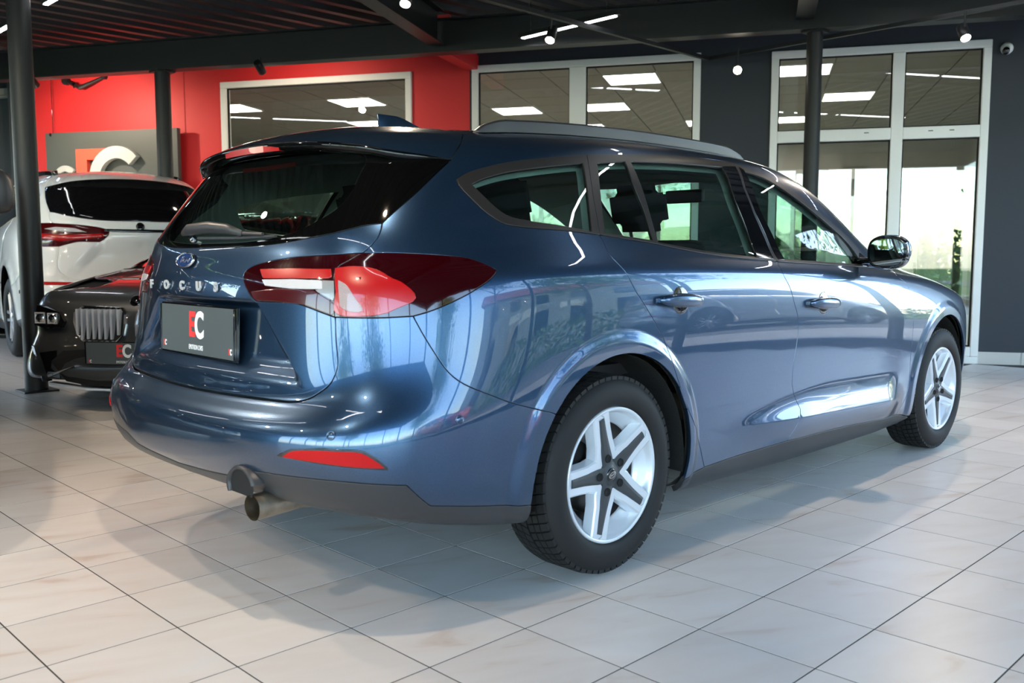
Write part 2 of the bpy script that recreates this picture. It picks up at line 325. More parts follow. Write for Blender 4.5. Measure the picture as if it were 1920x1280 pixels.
CH={
'spoiler_front':[[0.0,13.1],[1.5,13.05],[2.8,12.9],[4.0,12.033]],
'spoiler_side':[[4.0,12.033],[3.931,11.452],[3.81,10.83]],
'glass_side':[[3.81,10.83],[3.612,10.412],[3.336,9.85],[3.056,9.396],[2.946,9.191]],
'gate_seam_up':[[2.946,9.191],[2.965,8.939],[2.894,8.571],[2.775,8.259]],
'lamp_seam_top':[[2.775,8.259],[2.612,7.997],[2.457,7.782]],
'lamp_seam':[[2.457,7.782],[2.396,7.505],[2.423,6.86],[2.447,6.282]],
'gate_seam_low':[[2.447,6.282],[2.464,5.888],[2.509,5.384],[2.495,5.174],[2.403,4.86],[2.226,4.57],[2.009,4.271],[1.793,4.156],[1.439,4.149],[0.921,4.174],[0.3,4.15],[0,4.15]],
'lamp_in':[[2.447,6.282],[2.222,6.409],[1.932,6.577],[1.732,6.659],[1.11,6.686]],
'lamp_in2':[[1.11,6.686],[1.001,6.841],[0.841,7.345],[0.844,7.656],[1.02,7.933],[1.382,8.141],[1.863,8.249],[2.342,8.254],[2.775,8.259]],
'lamp_top':[[2.775,8.259],[3.143,8.197],[3.459,8.114],[3.851,7.977],[4.22,7.797],[4.425,7.521],[4.579,7.237]],
'lamp_bot':[[4.579,7.237],[4.514,6.975],[4.293,6.631],[4.033,6.393],[3.771,6.24],[3.561,6.171]],
'lamp_bot2':[[3.561,6.171],[3.105,6.203],[2.447,6.282]],
'bump_seam':[[3.561,6.171],[3.691,5.807],[3.897,5.303],[4.095,4.827],[4.28,4.5],[4.62,4.054],[4.816,3.804],[5.27,3.4]],
'glass_low':[[2.946,9.191],[2.628,9.154],[2.242,9.033],[1.76,8.914],[1.262,8.8],[0.71,8.744],[0,8.745]],
'spoiler_low':[[3.81,10.83],[3.388,10.951],[2.519,11.239],[1.773,11.376],[0.962,11.479],[0,11.53]],
'dlo_top':[[3.983,10.221],[4.126,10.405],[4.358,10.559],[4.75,10.749],[5.204,10.889],[6.003,11.088],[6.562,11.195],[7.236,11.362],[8.105,11.41],[8.362,11.169],[8.75,10.905],[9.069,10.573],[9.392,10.203],[9.727,9.757],[9.758,9.17],[9.566,8.493]],
'dlo_bot_rear':[[5.9,8.884],[5.486,8.953],[5.019,9.002],[4.76,9.082],[4.552,9.319],[4.287,9.716],[4.056,10.052],[3.983,10.221]],
'belt_r':[[5.9,8.884],[6.524,8.711],[6.813,8.541],[7.295,8.325],[7.714,8.278],[7.949,8.274]],
'belt_f':[[7.949,8.274],[8.06,8.253],[8.999,8.336],[9.566,8.493]],
'c_seam':[[6.003,11.088],[5.936,10.026],[5.9,8.884]],
'b_seam':[[8.127,11.396],[7.973,10.553],[7.944,9.972],[7.966,9.408],[7.949,8.274]],
'g1':[[4.239,10.103],[4.376,10.241],[4.749,10.456],[5.186,10.604],[5.652,10.734],[5.919,10.805]],
'g1r':[[5.919,10.805],[5.883,10.104],[5.815,8.958]],
'g1b':[[5.815,8.958],[5.495,9.077],[5.108,9.173],[4.848,9.267],[4.703,9.41],[4.474,9.763],[4.239,10.103]],
'g2t':[[6.1,10.825],[6.483,10.933]],
'g2r':[[6.483,10.933],[6.48,10.273],[6.514,9.642],[6.501,8.834]],
'g2b':[[6.501,8.834],[5.96,8.939]],
'g2l':[[5.96,8.939],[6.006,9.699],[6.1,10.825]],
'g3t':[[6.546,10.944],[7.147,11.027],[7.85,11.105]],
'g3r':[[7.85,11.105],[7.753,10.186],[7.745,9.526],[7.713,8.45]],
'g3b':[[7.713,8.45],[7.181,8.525],[6.827,8.677],[6.551,8.776]],
'g3l':[[6.551,8.776],[6.559,9.363],[6.567,10.097],[6.546,10.944]],
'g4t':[[8.188,11.075],[8.441,10.978],[8.686,10.751],[8.956,10.441],[9.251,10.072],[9.525,9.615],[9.563,9.096],[9.478,8.662]],
'g4b':[[9.478,8.662],[9.04,8.553],[8.085,8.445]],
'g4l':[[8.085,8.445],[8.08,9.436],[8.055,10.032],[8.188,11.075]],
'door_r':[[5.9,8.884],[5.921,8.695],[5.957,7.891],[6.05,7.135],[6.128,6.504],[6.248,5.956],[6.439,5.028],[6.533,4.217],[6.7,3.197],[6.89,2.413],[7.022,1.583]],
'door_m':[[7.949,8.274],[7.937,7.113],[7.998,6.519],[8.052,5.912],[8.103,5.378],[8.104,4.628],[8.073,3.734],[8.079,3.267]],
'door_m2':[[8.079,3.267],[8.129,2.889],[8.169,2.612]],
'door_m3':[[8.169,2.612],[8.043,1.771]],
'sill_r':[[7.022,1.583],[7.382,1.672],[8.043,1.771]],
'sill_f':[[8.043,1.771],[8.889,1.732],[10.001,1.486]],
'door_f':[[10.387,8.772],[10.069,7.585],[10.133,6.785],[10.176,6.025],[10.174,4.83],[10.168,3.482],[10.164,2.203],[10.001,1.486]],
'belt_x':[[9.566,8.493],[9.882,8.612],[10.387,8.772]],
'arch_r':[[6.773,1.39],[6.789,2.003],[6.778,2.464],[6.74,2.882],[6.676,3.31],[6.587,3.745],[6.476,4.143],[6.347,4.46],[6.201,4.675],[6.044,4.775],[5.88,4.754],[5.716,4.609],[5.557,4.339],[5.412,3.943],[5.284,3.458],[5.179,2.987],[5.103,2.567],[5.059,2.134],[5.042,1.581],[5.033,-0.2]],
'arch_f':[[11.874,1.303],[11.856,1.922],[11.819,2.415],[11.76,2.865],[11.68,3.323],[11.58,3.78],[11.463,4.185],[11.334,4.504],[11.197,4.722],[11.054,4.821],[10.913,4.794],[10.777,4.646],[10.652,4.393],[10.542,4.051],[10.449,3.638],[10.376,3.194],[10.326,2.759],[10.3,2.321],[10.3,1.81],[10.325,1.092]],
'black':[[0,1.5],[0.719,1.627],[0.987,1.691]],
'black2':[[0.987,1.691],[1.208,1.962],[1.476,2.056],[1.938,2.121],[2.691,2.2],[3.604,2.229]],
'black3':[[3.604,2.229],[3.899,1.791]],
'black4':[[3.899,1.791],[4.116,1.786],[5.045,1.7]],
'refl_a':[[1.954,2.533],[2.085,2.659],[2.385,2.736],[2.698,2.769],[3.01,2.775],[3.174,2.665],[3.312,2.538]],
'refl_b':[[3.312,2.538],[2.983,2.526],[2.333,2.533],[1.954,2.533]],
'rw_pane':[[0,11.0],[2.117,10.876],[2.178,10.282],[2.13,9.793],[2.018,9.576],[1.75,9.322],[1.405,9.089],[0.691,8.922],[0,8.9]],
'l_red_strip':[[1.114,7.745],[1.665,7.752],[2.326,7.655],[2.356,7.336],[1.696,7.394],[1.195,7.406]],
'l_white_strip':[[1.187,7.343],[1.7,7.343],[2.202,7.266],[2.233,7.006],[1.719,7.051],[1.252,7.157]],
'l_clear':[[2.218,7.264],[2.406,7.224],[2.428,6.656],[2.111,6.973],[2.233,7.006]],
'l_dark_low':[[1.021,6.948],[1.473,7.043],[2.062,6.977],[2.429,6.602],[2.433,6.315],[1.931,6.613],[1.488,6.695],[1.083,6.724]],
'b_red':[[2.396,7.673],[2.671,7.702],[2.922,7.612],[3.123,7.4],[3.251,7.186],[3.411,6.998],[3.584,6.549],[3.321,6.36],[3.184,6.285],[2.478,6.36],[2.456,6.881]],
'b_white':[[2.48,7.233],[2.597,7.094],[2.742,6.733],[2.87,6.379],[2.657,6.401],[2.533,6.523]],
}
# ================================================================ body panels cut from the surface
def cr(pts,n):
    """catmull-rom through pts, n samples per span"""
    P=np.array(pts,float); 
    if len(P)<3:
        return [tuple(P[0]+(P[-1]-P[0])*t) for t in np.linspace(0,1,max(2,n)+1)]
    A=np.vstack([2*P[0]-P[1],P,2*P[-1]-P[-2]]); out=[]
    for i in range(1,len(A)-2):
        p0,p1,p2,p3=A[i-1:i+3]
        # centripetal parameters
        t1=np.linalg.norm(p1-p0)**.5+1e-9; t2=t1+np.linalg.norm(p2-p1)**.5+1e-9; t3=t2+np.linalg.norm(p3-p2)**.5+1e-9
        for t in np.linspace(t1,t2,n,endpoint=False):
            a1=(t1-t)/t1*p0+t/t1*p1; a2=(t2-t)/(t2-t1)*p1+(t-t1)/(t2-t1)*p2; a3=(t3-t)/(t3-t2)*p2+(t-t2)/(t3-t2)*p3
            b1=(t2-t)/t2*a1+t/t2*a2; b2=(t3-t)/(t3-t1)*a2+(t-t1)/(t3-t1)*a3
            out.append(tuple((t2-t)/(t2-t1)*b1+(t-t1)/(t2-t1)*b2))
    out.append(tuple(P[-1])); return out
def chain(spec):
    if isinstance(spec,str):
        r=spec[0]=='-'; nm=spec.lstrip('-'); p=CH[nm]; return p[::-1] if r else p
    if isinstance(spec[0],str):
        nm=spec[0]; r=nm[0]=='-'; p=CH[nm.lstrip('-')][spec[1]:spec[2]]; return p[::-1] if r else p
    return list(spec)
def outline(specs,hb=.02):
    """list of chains -> dense closed uv outline (corners at chain ends)"""
    out=[]
    for s in specs:
        c=chain(s)
        straight=not(isinstance(s,str) or isinstance(s[0],str))
        if len(c)>1:
            d=cr(c,10) if not straight else [tuple(np.array(c[i])+(np.array(c[i+1])-np.array(c[i]))*t) for i in range(len(c)-1) for t in np.linspace(0,1,10,endpoint=False)]+[c[-1]]
        else: d=c
        d=np.array(d,float)
        if len(d)>1:
            P=base(d[:,0],d[:,1]); L=np.concatenate([[0],np.cumsum(np.linalg.norm(np.diff(P,axis=0),axis=1)+np.abs(np.diff(d,axis=0)).sum(1)*1e-4)])
            n=max(1,int(math.ceil(L[-1]/hb)))
            tt=np.linspace(0,L[-1],n+1); d=np.stack([np.interp(tt,L,d[:,0]),np.interp(tt,L,d[:,1])],1)
            if straight and len(c)>2:   # keep the vertices of straight runs
                pass
        out+= [tuple(q) for q in d]
    o=[out[0]]
    for q in out[1:]:
        if abs(q[0]-o[-1][0])+abs(q[1]-o[-1][1])>1e-3: o.append(q)
    if abs(o[0][0]-o[-1][0])+abs(o[0][1]-o[-1][1])<1e-3: o.pop()
    return np.array(o)
def oncentre(q): return (q[...,0]<1e-3)|(q[...,0]>14.999)|(q[...,1]>13.999)
def area2(q): x,y=q[:,0],q[:,1]; return (x*np.roll(y,-1)-np.roll(x,-1)*y).sum()
def inset(q,gap):
    """move the outline inward by gap metres on the surface"""
    if gap==0: return q
    if area2(q)<0: q=q[::-1]
    P=base(q[:,0],q[:,1]); e=1e-3
    Su=(base(q[:,0]+e,q[:,1])-base(q[:,0]-e,q[:,1]))/(2*e); Sv=(base(q[:,0],np.minimum(q[:,1]+e,14))-base(q[:,0],np.maximum(q[:,1]-e,0)))/(2*e)
    n=len(q); oc=oncentre(q); res=q.copy()
    E=np.stack([(Su*Su).sum(1),(Su*Sv).sum(1),(Sv*Sv).sum(1)],1)
    for i in range(n):
        a,b_=q[(i-1)%n],q[(i+1)%n]; ds=[]
        G=np.array([[E[i,0],E[i,1]],[E[i,1],E[i,2]]])
        if np.linalg.det(G)<1e-12: continue
        for p0,p1,f in ((a,q[i],oc[i-1] and oc[i]),(q[i],b_,oc[i] and oc[(i+1)%n])):
            if f: continue
            t=p1-p0; nn=np.array([-t[1],t[0]])      # inward for ccw, as covector
            w_=np.linalg.solve(G,nn*1.0)             # metric gradient
            # make it unit length in the metric and orthogonal to t
            tt=t/ math.sqrt(max(1e-18,t@G@t)); v=nn-(nn@G@tt)*tt; l=math.sqrt(max(1e-18,v@G@v)); v=v/l; ds.append(v)
        if not ds: continue
        if len(ds)==2:
            s=ds[0]+ds[1]; l2=s@G@s; k=2/max(l2,.7); v=s*k
        else: v=ds[0]
        mv=v*gap
        if oc[i]:
            if q[i][0]<1e-3 or q[i][0]>14.999: mv[0]=0
            if q[i][1]>13.999: mv[1]=0
        res[i]=q[i]+mv
    res[:,0]=np.clip(res[:,0],0,15); res[:,1]=np.clip(res[:,1],0,14); return res
def inside(pt,poly):
    x,y=pt[:,0][:,None],pt[:,1][:,None]; x0,y0=poly[:,0][None],poly[:,1][None]; x1,y1=np.roll(poly[:,0],-1)[None],np.roll(poly[:,1],-1)[None]
    c=((y0>y)!=(y1>y))&(x<(x1-x0)*(y-y0)/np.where(y1==y0,1e-12,y1-y0)+x0); return (c.sum(1)%2)==1
def lattice(u0,u1,v0,v1,h):
    pts=[]
    for i in range(int(u0),min(15,int(math.ceil(u1)))):
        for j in range(int(v0),min(14,int(math.ceil(v1)))):
            c=base(np.array([i,i+1,i,i+.5]),np.array([j+.5,j+.5,j,j+.5])); lu=np.linalg.norm(c[1]-c[0]); c2=base(np.array([i+.5,i+.5]),np.array([j,j+1.])); lv=np.linalg.norm(c2[1]-c2[0])
            nu=max(1,round(lu/h)); nv=max(1,round(lv/h))
            uu,vv=np.meshgrid(i+(np.arange(nu)+.5)/nu,j+(np.arange(nv)+.5)/nv); pts.append(np.stack([uu.ravel(),vv.ravel()],1))
    return np.concatenate(pts)
SU,SV=.42,.11
FINE=[False]
def xz2uv(x,z):
    """where on the flank a point (x,z) lies"""
    gu,gv=np.meshgrid(np.linspace(4.2,12.6,90),np.linspace(.2,8.2,70)); G=base(gu,gv); gx,gz=G[...,0].ravel(),G[...,2].ravel(); gu=gu.ravel();gv=gv.ravel()
    q=np.empty((len(x),2))
    for k in range(0,len(x),500):
        i=np.argmin((gx[None]-x[k:k+500,None])**2+(gz[None]-z[k:k+500,None])**2,1); q[k:k+500,0]=gu[i]; q[k:k+500,1]=gv[i]
    for _ in range(6):
        P=base(q[:,0],q[:,1]); e=1e-3; A=(base(q[:,0]+e,q[:,1])-P)/e; B=(base(q[:,0],q[:,1]+e)-P)/e
        fx=x-P[:,0]; fz=z-P[:,2]; det=A[:,0]*B[:,2]-B[:,0]*A[:,2]; det=np.where(np.abs(det)<1e-6,1e-6,det)
        du=(fx*B[:,2]-fz*B[:,0])/det; dv=(A[:,0]*fz-A[:,2]*fx)/det
        q[:,0]+=np.clip(du,-.3,.3); q[:,1]+=np.clip(dv,-.5,.5); q[:,0]=np.clip(q[:,0],.1,14.9); q[:,1]=np.clip(q[:,1],.05,13.9)
    P=base(q[:,0],q[:,1]); ok=(np.abs(P[:,0]-x)<2e-3)&(np.abs(P[:,2]-z)<2e-3); return q,ok
_fx=[];_fz=[]
for _xc in (0.,WB):
    for _r in (.395,.405,.417,.4215,.428,.436,.4445,.453,.4605,.466,.472,.484,.50):
        for _a in np.radians(np.arange(-25,205,2.2)): _fx.append(_xc+_r*math.cos(_a)); _fz.append(.318+_r*math.sin(_a))
FA=xz2uv(np.array(_fx),np.array(_fz)); FA=FA[0][FA[1]]
_gx,_gz=np.meshgrid(np.arange(.54,2.26,.0145),np.arange(-.15,.17,.0085)); _gz=_gz+.385-.03*(_gx-.55)
_rr=np.minimum(np.hypot(_gx,_gz-.318),np.hypot(_gx-WB,_gz-.318)); _k=_rr>.51
FB=xz2uv(_gx[_k],_gz[_k]); FB=FB[0][FB[1]]
def fill(q,holes,h):
    loops=[q]+holes; vs=[];ed=[]
    for l in loops:
        n=len(vs); vs+=[(a*SU,b_*SV) for a,b_ in l]; ed+=[(n+i,n+(i+1)%len(l)) for i in range(len(l))]
    lat=lattice(q[:,0].min(),q[:,0].max(),q[:,1].min(),q[:,1].max(),h)
    if FINE[0]:
        Pl=base(lat[:,0],lat[:,1]); x,y,z=Pl[:,0],np.abs(Pl[:,1]),Pl[:,2]; zc=.385-.03*(x-.55)
        near=np.zeros(len(lat),bool)
        for xc in (0.,WB): near|=(np.hypot(x-xc,z-.318)<.507)&(y>.8)
        near|=(x>.535)&(x<2.26)&(z>zc-.155)&(z<zc+.172)&(y>.8)
        lat=np.concatenate([lat[~near],FA,FB])
    lat=lat[inside(lat,q)]
    for l in holes: lat=lat[~inside(lat,l)]
    allb=np.array(vs); keep=np.ones(len(lat),bool)
    for k in range(0,len(lat),2000):
        s=lat[k:k+2000]*np.array([SU,SV]); d=((s[:,None]-allb[None])**2).sum(2).min(1); keep[k:k+2000]=d>(.4*h if not FINE[0] else .0055)**2
    lat=lat[keep]; vs+=[(a*SU,b_*SV) for a,b_ in lat]
    r=delaunay_2d_cdt([Vector(v) for v in vs],ed,[],0,1e-7)
    V=np.array([tuple(v) for v in r[0]])/np.array([SU,SV]); F=np.array([f for f in r[2] if len(f)==3])
    c=V[F].mean(1); k=inside(c,q)
    for l in holes: k&=~inside(c,l)
    F=F[k]
    # boundary flags from original indices
    bnd=set(); orig=r[3]
    nb=sum(len(l) for l in loops)
    for i,o in enumerate(orig):
        if any(x<nb for x in o): bnd.add(i)
    # orient ccw
    a=V[F]; ar=(a[:,1,0]-a[:,0,0])*(a[:,2,1]-a[:,0,1])-(a[:,2,0]-a[:,0,0])*(a[:,1,1]-a[:,0,1]); F[ar<0]=F[ar<0][:,::-1]
    used=np.unique(F); mp=-np.ones(len(V),int); mp[used]=np.arange(len(used)); return V[used],mp[F]
def boundary_edges(F):
    cnt={}
    for f in F:
        for a,b_ in ((f[0],f[1]),(f[1],f[2]),(f[2],f[0])): cnt[(int(a),int(b_))]=1
    return [(a,b_) for a,b_ in cnt if (b_,a) not in cnt]
def surfpts(V,side,lift):
    s=S(V[:,0],V[:,1]); N=nrm(V[:,0],V[:,1])
    bad=~np.isfinite(N).all(1)|(np.linalg.norm(N,axis=1)<.5)
    N[bad]=(0,0,1)
    if callable(lift):
        def T(u,v): 
            return S(u,v)+lift(u,v)
        e=4e-3; s=T(V[:,0],V[:,1]); du=T(V[:,0]+e,V[:,1])-T(V[:,0]-e,V[:,1]); dv=T(V[:,0],V[:,1]+e)-T(V[:,0],V[:,1]-e)
        n=np.cross(du,dv); l=np.linalg.norm(n,axis=1,keepdims=True); N=np.where(l>1e-12,n/np.maximum(l,1e-12),N)
    elif lift: s=s+N*lift
    oc=oncentre(V); N[oc,1]=0; N/=np.linalg.norm(N,axis=1,keepdims=True)
    s[oc,1]=0
    if side<0: s=s*np.array([1,-1,1]); N=N*np.array([1,-1,1])
    return s,N
STATS=[0]
def panel(name,specs,material,parent,side=1,centre=False,gap=.0022,lift=0.,depth=.012,h=.028,hb=.018,holes=(),hgap=0.,xf=None,flip=False,label=None,rolled=True,filled=None,specsL=None):
    """one pressed panel: outer skin with true surface normals, edges rolled inwards"""
    if filled is None:
        q=outline(specs,hb)
        if area2(q)<0: q=q[::-1]
        q=inset(q,gap); hl=[]
        for hs in holes:
            l=outline(hs,hb)
            if area2(l)<0: l=l[::-1]
            if hgap: l=inset(l,-hgap)
            hl.append(l)
        V,F=fill(q,hl,h)
    else: V,F=filled
    VF={1:(V,F),-1:(V,F)}
    if specsL is not None:
        q2=outline(specsL,hb)
        if area2(q2)<0: q2=q2[::-1]
        VF[-1]=fill(inset(q2,gap),[],h)
    allV=[];allN=[];allF=[]
    for sd in ((1,-1) if centre else (side,)):
        V,F=VF[sd]
        s,N=surfpts(V,sd,lift); f=F if sd>0 else F[:,::-1]
        n0=sum(len(a) for a in allV); be=[(a,b_) for a,b_ in boundary_edges(F)]
        oc=oncentre(V)
        allV.append(s);allN.append(N);allF+= (f+n0).tolist()
        if depth:
            be=[(a,b_) for a,b_ in be if not(oc[a] and oc[b_])]
            ids=sorted({a for e in be for a in e}); mp={a:i for i,a in enumerate(ids)}
            # outward direction at every boundary vertex
            od=np.zeros((len(ids),3))
            for a,b_ in be:
                t=s[b_]-s[a]; o=np.cross(t,N[a]+N[b_]); o=o*(1 if sd>0 else -1); od[mp[a]]+=o; od[mp[b_]]+=o
            l=np.linalg.norm(od,axis=1,keepdims=True); od/=np.maximum(l,1e-9)
            I=np.array(ids); n1=n0+len(s); r=.0018 if rolled else 0
            ring=[(s[I]+od*r*.7-N[I]*r*.5,(od+N[I])*.707),(s[I]+od*r-N[I]*r*1.6,od),(s[I]+od*r*.6-N[I]*depth,od)]
            for k,(p,n_) in enumerate(ring): allV.append(p);allN.append(n_)
            m=len(ids)
            for a,b_ in be:
                i,j=mp[a],mp[b_]; rows=[(n0+a,n0+b_)]+[(n1+k*m+i,n1+k*m+j) for k in range(3)]
                for k in range(3):
                    f_=[rows[k][1],rows[k][0],rows[k+1][0],rows[k+1][1]]
                    allF.append(f_ if sd>0 else f_[::-1])
    P=np.concatenate(allV);N=np.concatenate(allN)
    if flip: N=-N; allF=[f[::-1] for f in allF]
    if centre:   # weld the halves on the centre plane
        key={};mp=np.arange(len(P))
        for i in np.where(np.abs(P[:,1])<3e-4)[0]:
            kk=(round(P[i,0],4),round(P[i,2],4),round(N[i,0],1),round(N[i,2],1)); mp[i]=key.setdefault(kk,i)
        allF=[[int(mp[i]) for i in f] for f in allF]; allF=[f for f in allF if len(set(f))==len(f)]
    if xf is not None: P=xf(P)
    me=bpy.data.meshes.new(name); me.from_pydata(P.tolist(),[],allF); me.materials.append(material)
    me.polygons.foreach_set('use_smooth',[True]*len(me.polygons))
    if xf is None: me.normals_split_custom_set_from_vertices(N.tolist())
    STATS[0]+=len(me.polygons)
    o=link(name,me,None,parent)
    if label: o['label']=label
    return o
def both(name,specs,material,parent,**k):
    parents=parent if isinstance(parent,(list,tuple)) else (parent,parent)
    q=outline(specs,k.get('hb',.018))
    if area2(q)<0: q=q[::-1]
    q=inset(q,k.get('gap',.0022)); hl=[]
    for hs in k.get('holes',()):
        l=outline(hs,k.get('hb',.018))
        if area2(l)<0: l=l[::-1]
        if k.get('hgap',0): l=inset(l,-k['hgap'])
        hl.append(l)
    fl=fill(q,hl,k.get('h',.028))
    return [panel(name,specs,material,parents[i],side=sd,filled=fl,**k) for i,sd in enumerate((1,-1))]
# ================================================================ the setting
K_WALL=6.12; M_FAC=5.4; K_BACK=-7.2; M_LEFT=-10.2; ZC=3.36
def struct(o,label=None): o['kind']='structure'; return o if not label else tag(o,label)
# floor slab and its tiles
room=[RK(K_BACK,M_LEFT),RK(K_BACK,M_FAC),RK(14,M_FAC),RK(14,M_LEFT)]
b=MB(); b.prism([(p.x,p.y) for p in room],-.12,-.0007)
floor=struct(b.build('floor',M['grout']),'grout bed under the pale ceramic showroom floor tiles')
TS,TX,TY=.33393,-1.16720,-.32627
g=.0046; c=.0005; h=TS/2-g/2
tv=[];
for z,q in ((-.003,h),(-.0001,h),(0,h-.0001)): tv+=[(-q,-q,z),(q,-q,z),(q,q,z),(-q,q,z)]
tf=[(8,9,10,11)]+[(i+4*j,(i+1)%4+4*j,(i+1)%4+4*(j+1),i+4*(j+1)) for j in (0,1) for i in range(4)]
tme=bpy.data.meshes.new('floor_tile'); tme.from_pydata(tv,[],tf); tme.materials.append(M['tile'])
fwd=np.array([math.cos(YAW)*math.cos(PITCH),math.sin(YAW)*math.cos(PITCH),math.sin(PITCH)]); rgt=np.array([math.sin(YAW),-math.cos(YAW),0]); upv=np.cross(rgt,fwd)
cand=[]
for i in range(-30,46):
    for j in range(-46,46):
        x=TX+(i+.5)*TS; y=TY-(j+.5)*TS; k=x*NK[0]+y*NK[1]; m=x*MK[0]+y*MK[1]
        if not(K_BACK+.2<k<K_WALL-.17 and M_LEFT+.2<m<M_FAC-.17): continue
        d=np.array([x,y,0])-CAM; dz=d@fwd
        vis=False
        if dz>.6:
            px=960+1706*(d@rgt)/dz; py=640-1706*(d@upv)/dz
            vis=-60<px<1980 and py<1400
        cand.append((0 if vis else 1,(d@d),x,y))
cand.sort(); rest=MB()
def hidden_under(x,y): return -.2<x<2.6 and -.45<y<.9
n_t=0
for vis,dd,x,y in cand:
    if not vis and n_t<300 and not hidden_under(x,y): pass
    if vis==0 and n_t<300 and not hidden_under(x,y):
        o=bpy.data.objects.new('floor_tile',tme); COL.objects.link(o); o.parent=floor; o.location=(x,y,random.uniform(-.0001,.0001)); n_t+=1
    else: rest.add([(a+x,b_+y,c_) for a,b_,c_ in tv],tf)
o=rest.build('floor_tiles',M['tile'],floor,fix=False); o['kind']='stuff'
# chipped tile edge: crumbled filler along one joint
cp_=[(0.176, -1.428), (0.177, -1.474), (0.184, -1.519), (0.194, -1.561), (0.197, -1.606), (0.197, -1.658)]
b=MB(); n=len(cp_)
b.add([(x+ox,y+oy,.0006) for k_,(ox,oy) in enumerate(((0,.004),(0,-.006))) for i,(x,y) in enumerate(cp_)],[(i,i+1,n+i+1,n+i) for i in range(n-1)])
b.v=[(x+random.uniform(-.002,.002),y+random.uniform(-.003,.003),z) for x,y,z in b.v]
tag(b.build('chipped_joint',M['skirting'],floor),'crumbled pale filler along a chipped tile joint')
# back wall with its openings
ops=[(-4.81,-2.48,1.0,2.98),(-1.80,.57,.92,3.0),(1.24,3.17,0,2.97)]
def wall_run(name,m0,m1,ma,label):
    b=MB(); cur=m0
    for a,e,z0,z1 in ops:
        if e<=m0 or a>=m1: continue
        if a>cur: rbox(b,cur,a,K_WALL,K_WALL+.16,0,ZC)
        if z0>0: rbox(b,a,e,K_WALL,K_WALL+.16,0,z0)
        rbox(b,a,e,K_WALL,K_WALL+.16,z1,ZC); cur=e
    if cur<m1: rbox(b,cur,m1,K_WALL,K_WALL+.16,0,ZC)
    return struct(b.build(name,ma),label)
wall_run('wall_back',-7.73,-1.83,M['red_wall'],'bright red showroom wall holding the wide interior window')
wall_run('wall_right',-1.83,3.53,M['dark_wall'],'anthracite showroom wall around the double window and glass door')
b=MB(); rbox(b,-10.2,-7.73,K_WALL+.3,K_WALL+.45,0,ZC); rbox(b,-7.79,-7.73,K_WALL,K_WALL+.4,0,ZC)
struct(b.build('wall_left',M['dark_wall']),'dark recess left of the red wall')
b=MB(); rbox(b,3.53,M_FAC+.3,K_WALL+.28,K_WALL+.45,0,ZC); rbox(b,3.53,3.6,K_WALL,K_WALL+.4,0,ZC)
struct(b.build('wall_corner',M['dark_wall']),'dark recess at the right end of the anthracite wall')
b=MB(); rbox(b,3.17,3.545,K_WALL-.014,K_WALL,0,.115); rbox(b,3.53,3.62,K_WALL-.014,K_WALL+.02,0,.115)
struct(b.build('baseboard_right',M['skirting']),'pale tiled skirting under the anthracite wall beside the glass door')
b=MB(); rbox(b,-1.78,1.24,K_WALL-.014,K_WALL,0,.115); struct(b.build('baseboard_back',M['skirting']),'pale skirting under the double window')
# windows and the door: white frames
def framed(name,label,m0,m1,z0,z1,bars,panes,fw=.07):
    e=empty(name,RK(0,0,0)); e['kind']='structure'; e['label']=label
    k0,k1=K_WALL-.03,K_WALL+.07
    def bar(a,c,p,q,nm='window_frame'):
        b=MB(); b.box(a,c,k0,k1,p,q,RK0,b=.008); return b.build(nm,M['frame_white'],e)
    bar(m0,m1,z1-fw,z1,'head_rail'); bar(m0,m1,z0,z0+fw,'bottom_rail'); bar(m0,m0+fw,z0+fw,z1-fw,'jamb'); bar(m1-fw,m1,z0+fw,z1-fw,'jamb')
    for q in bars: bar(*q[:4],q[4])
    for a,c,p,q in panes:
        b=MB(); rbox(b,a,c,K_WALL+.018,K_WALL+.024,p,q); b.build('pane',M['pane'],e)
        b=MB()
        for (aa,cc,pp,qq) in ((a,c,q-.012,q),(a,c,p,p+.012),(a,a+.012,p,q),(c-.012,c,p,q)): rbox(b,aa,cc,K_WALL+.004,K_WALL+.03,pp,qq)
        b.build('gasket',M['black'],e)
    return e
framed('window_1','wide single white framed interior window in the red wall',-4.81,-2.48,1.0,2.98,[],[(-4.74,-2.55,1.07,2.91)])
framed('window_2','white framed interior window of two panes in the anthracite wall',-1.80,.57,.92,3.0,[(-.75,-.58,.99,2.93,'mullion')],[(-1.73,-.75,.99,2.93),(-.58,.50,.99,2.93)])
framed('door_1','tall white framed glass double door with top lights at the right',1.24,3.17,0,2.97,
   [(1.31,2.335,2.10,2.21,'transom'),(2.44,3.10,2.10,2.21,'transom'),(2.335,2.44,.07,2.9,'mullion'),(1.31,2.335,.07,.16,'kick_rail'),(2.44,3.10,.07,.16,'kick_rail')],
   [(1.31,2.335,2.21,2.9),(2.44,3.10,2.21,2.9),(1.31,2.335,.16,2.10),(2.44,3.10,.16,2.10)])
b=MB()
for m_ in (2.1,2.66,2.84): rbox(b,m_,m_+.04,K_WALL-.034,K_WALL-.03,2.165,2.172)
b.build('drain_slot',M['black'],bpy.data.objects['door_1'])
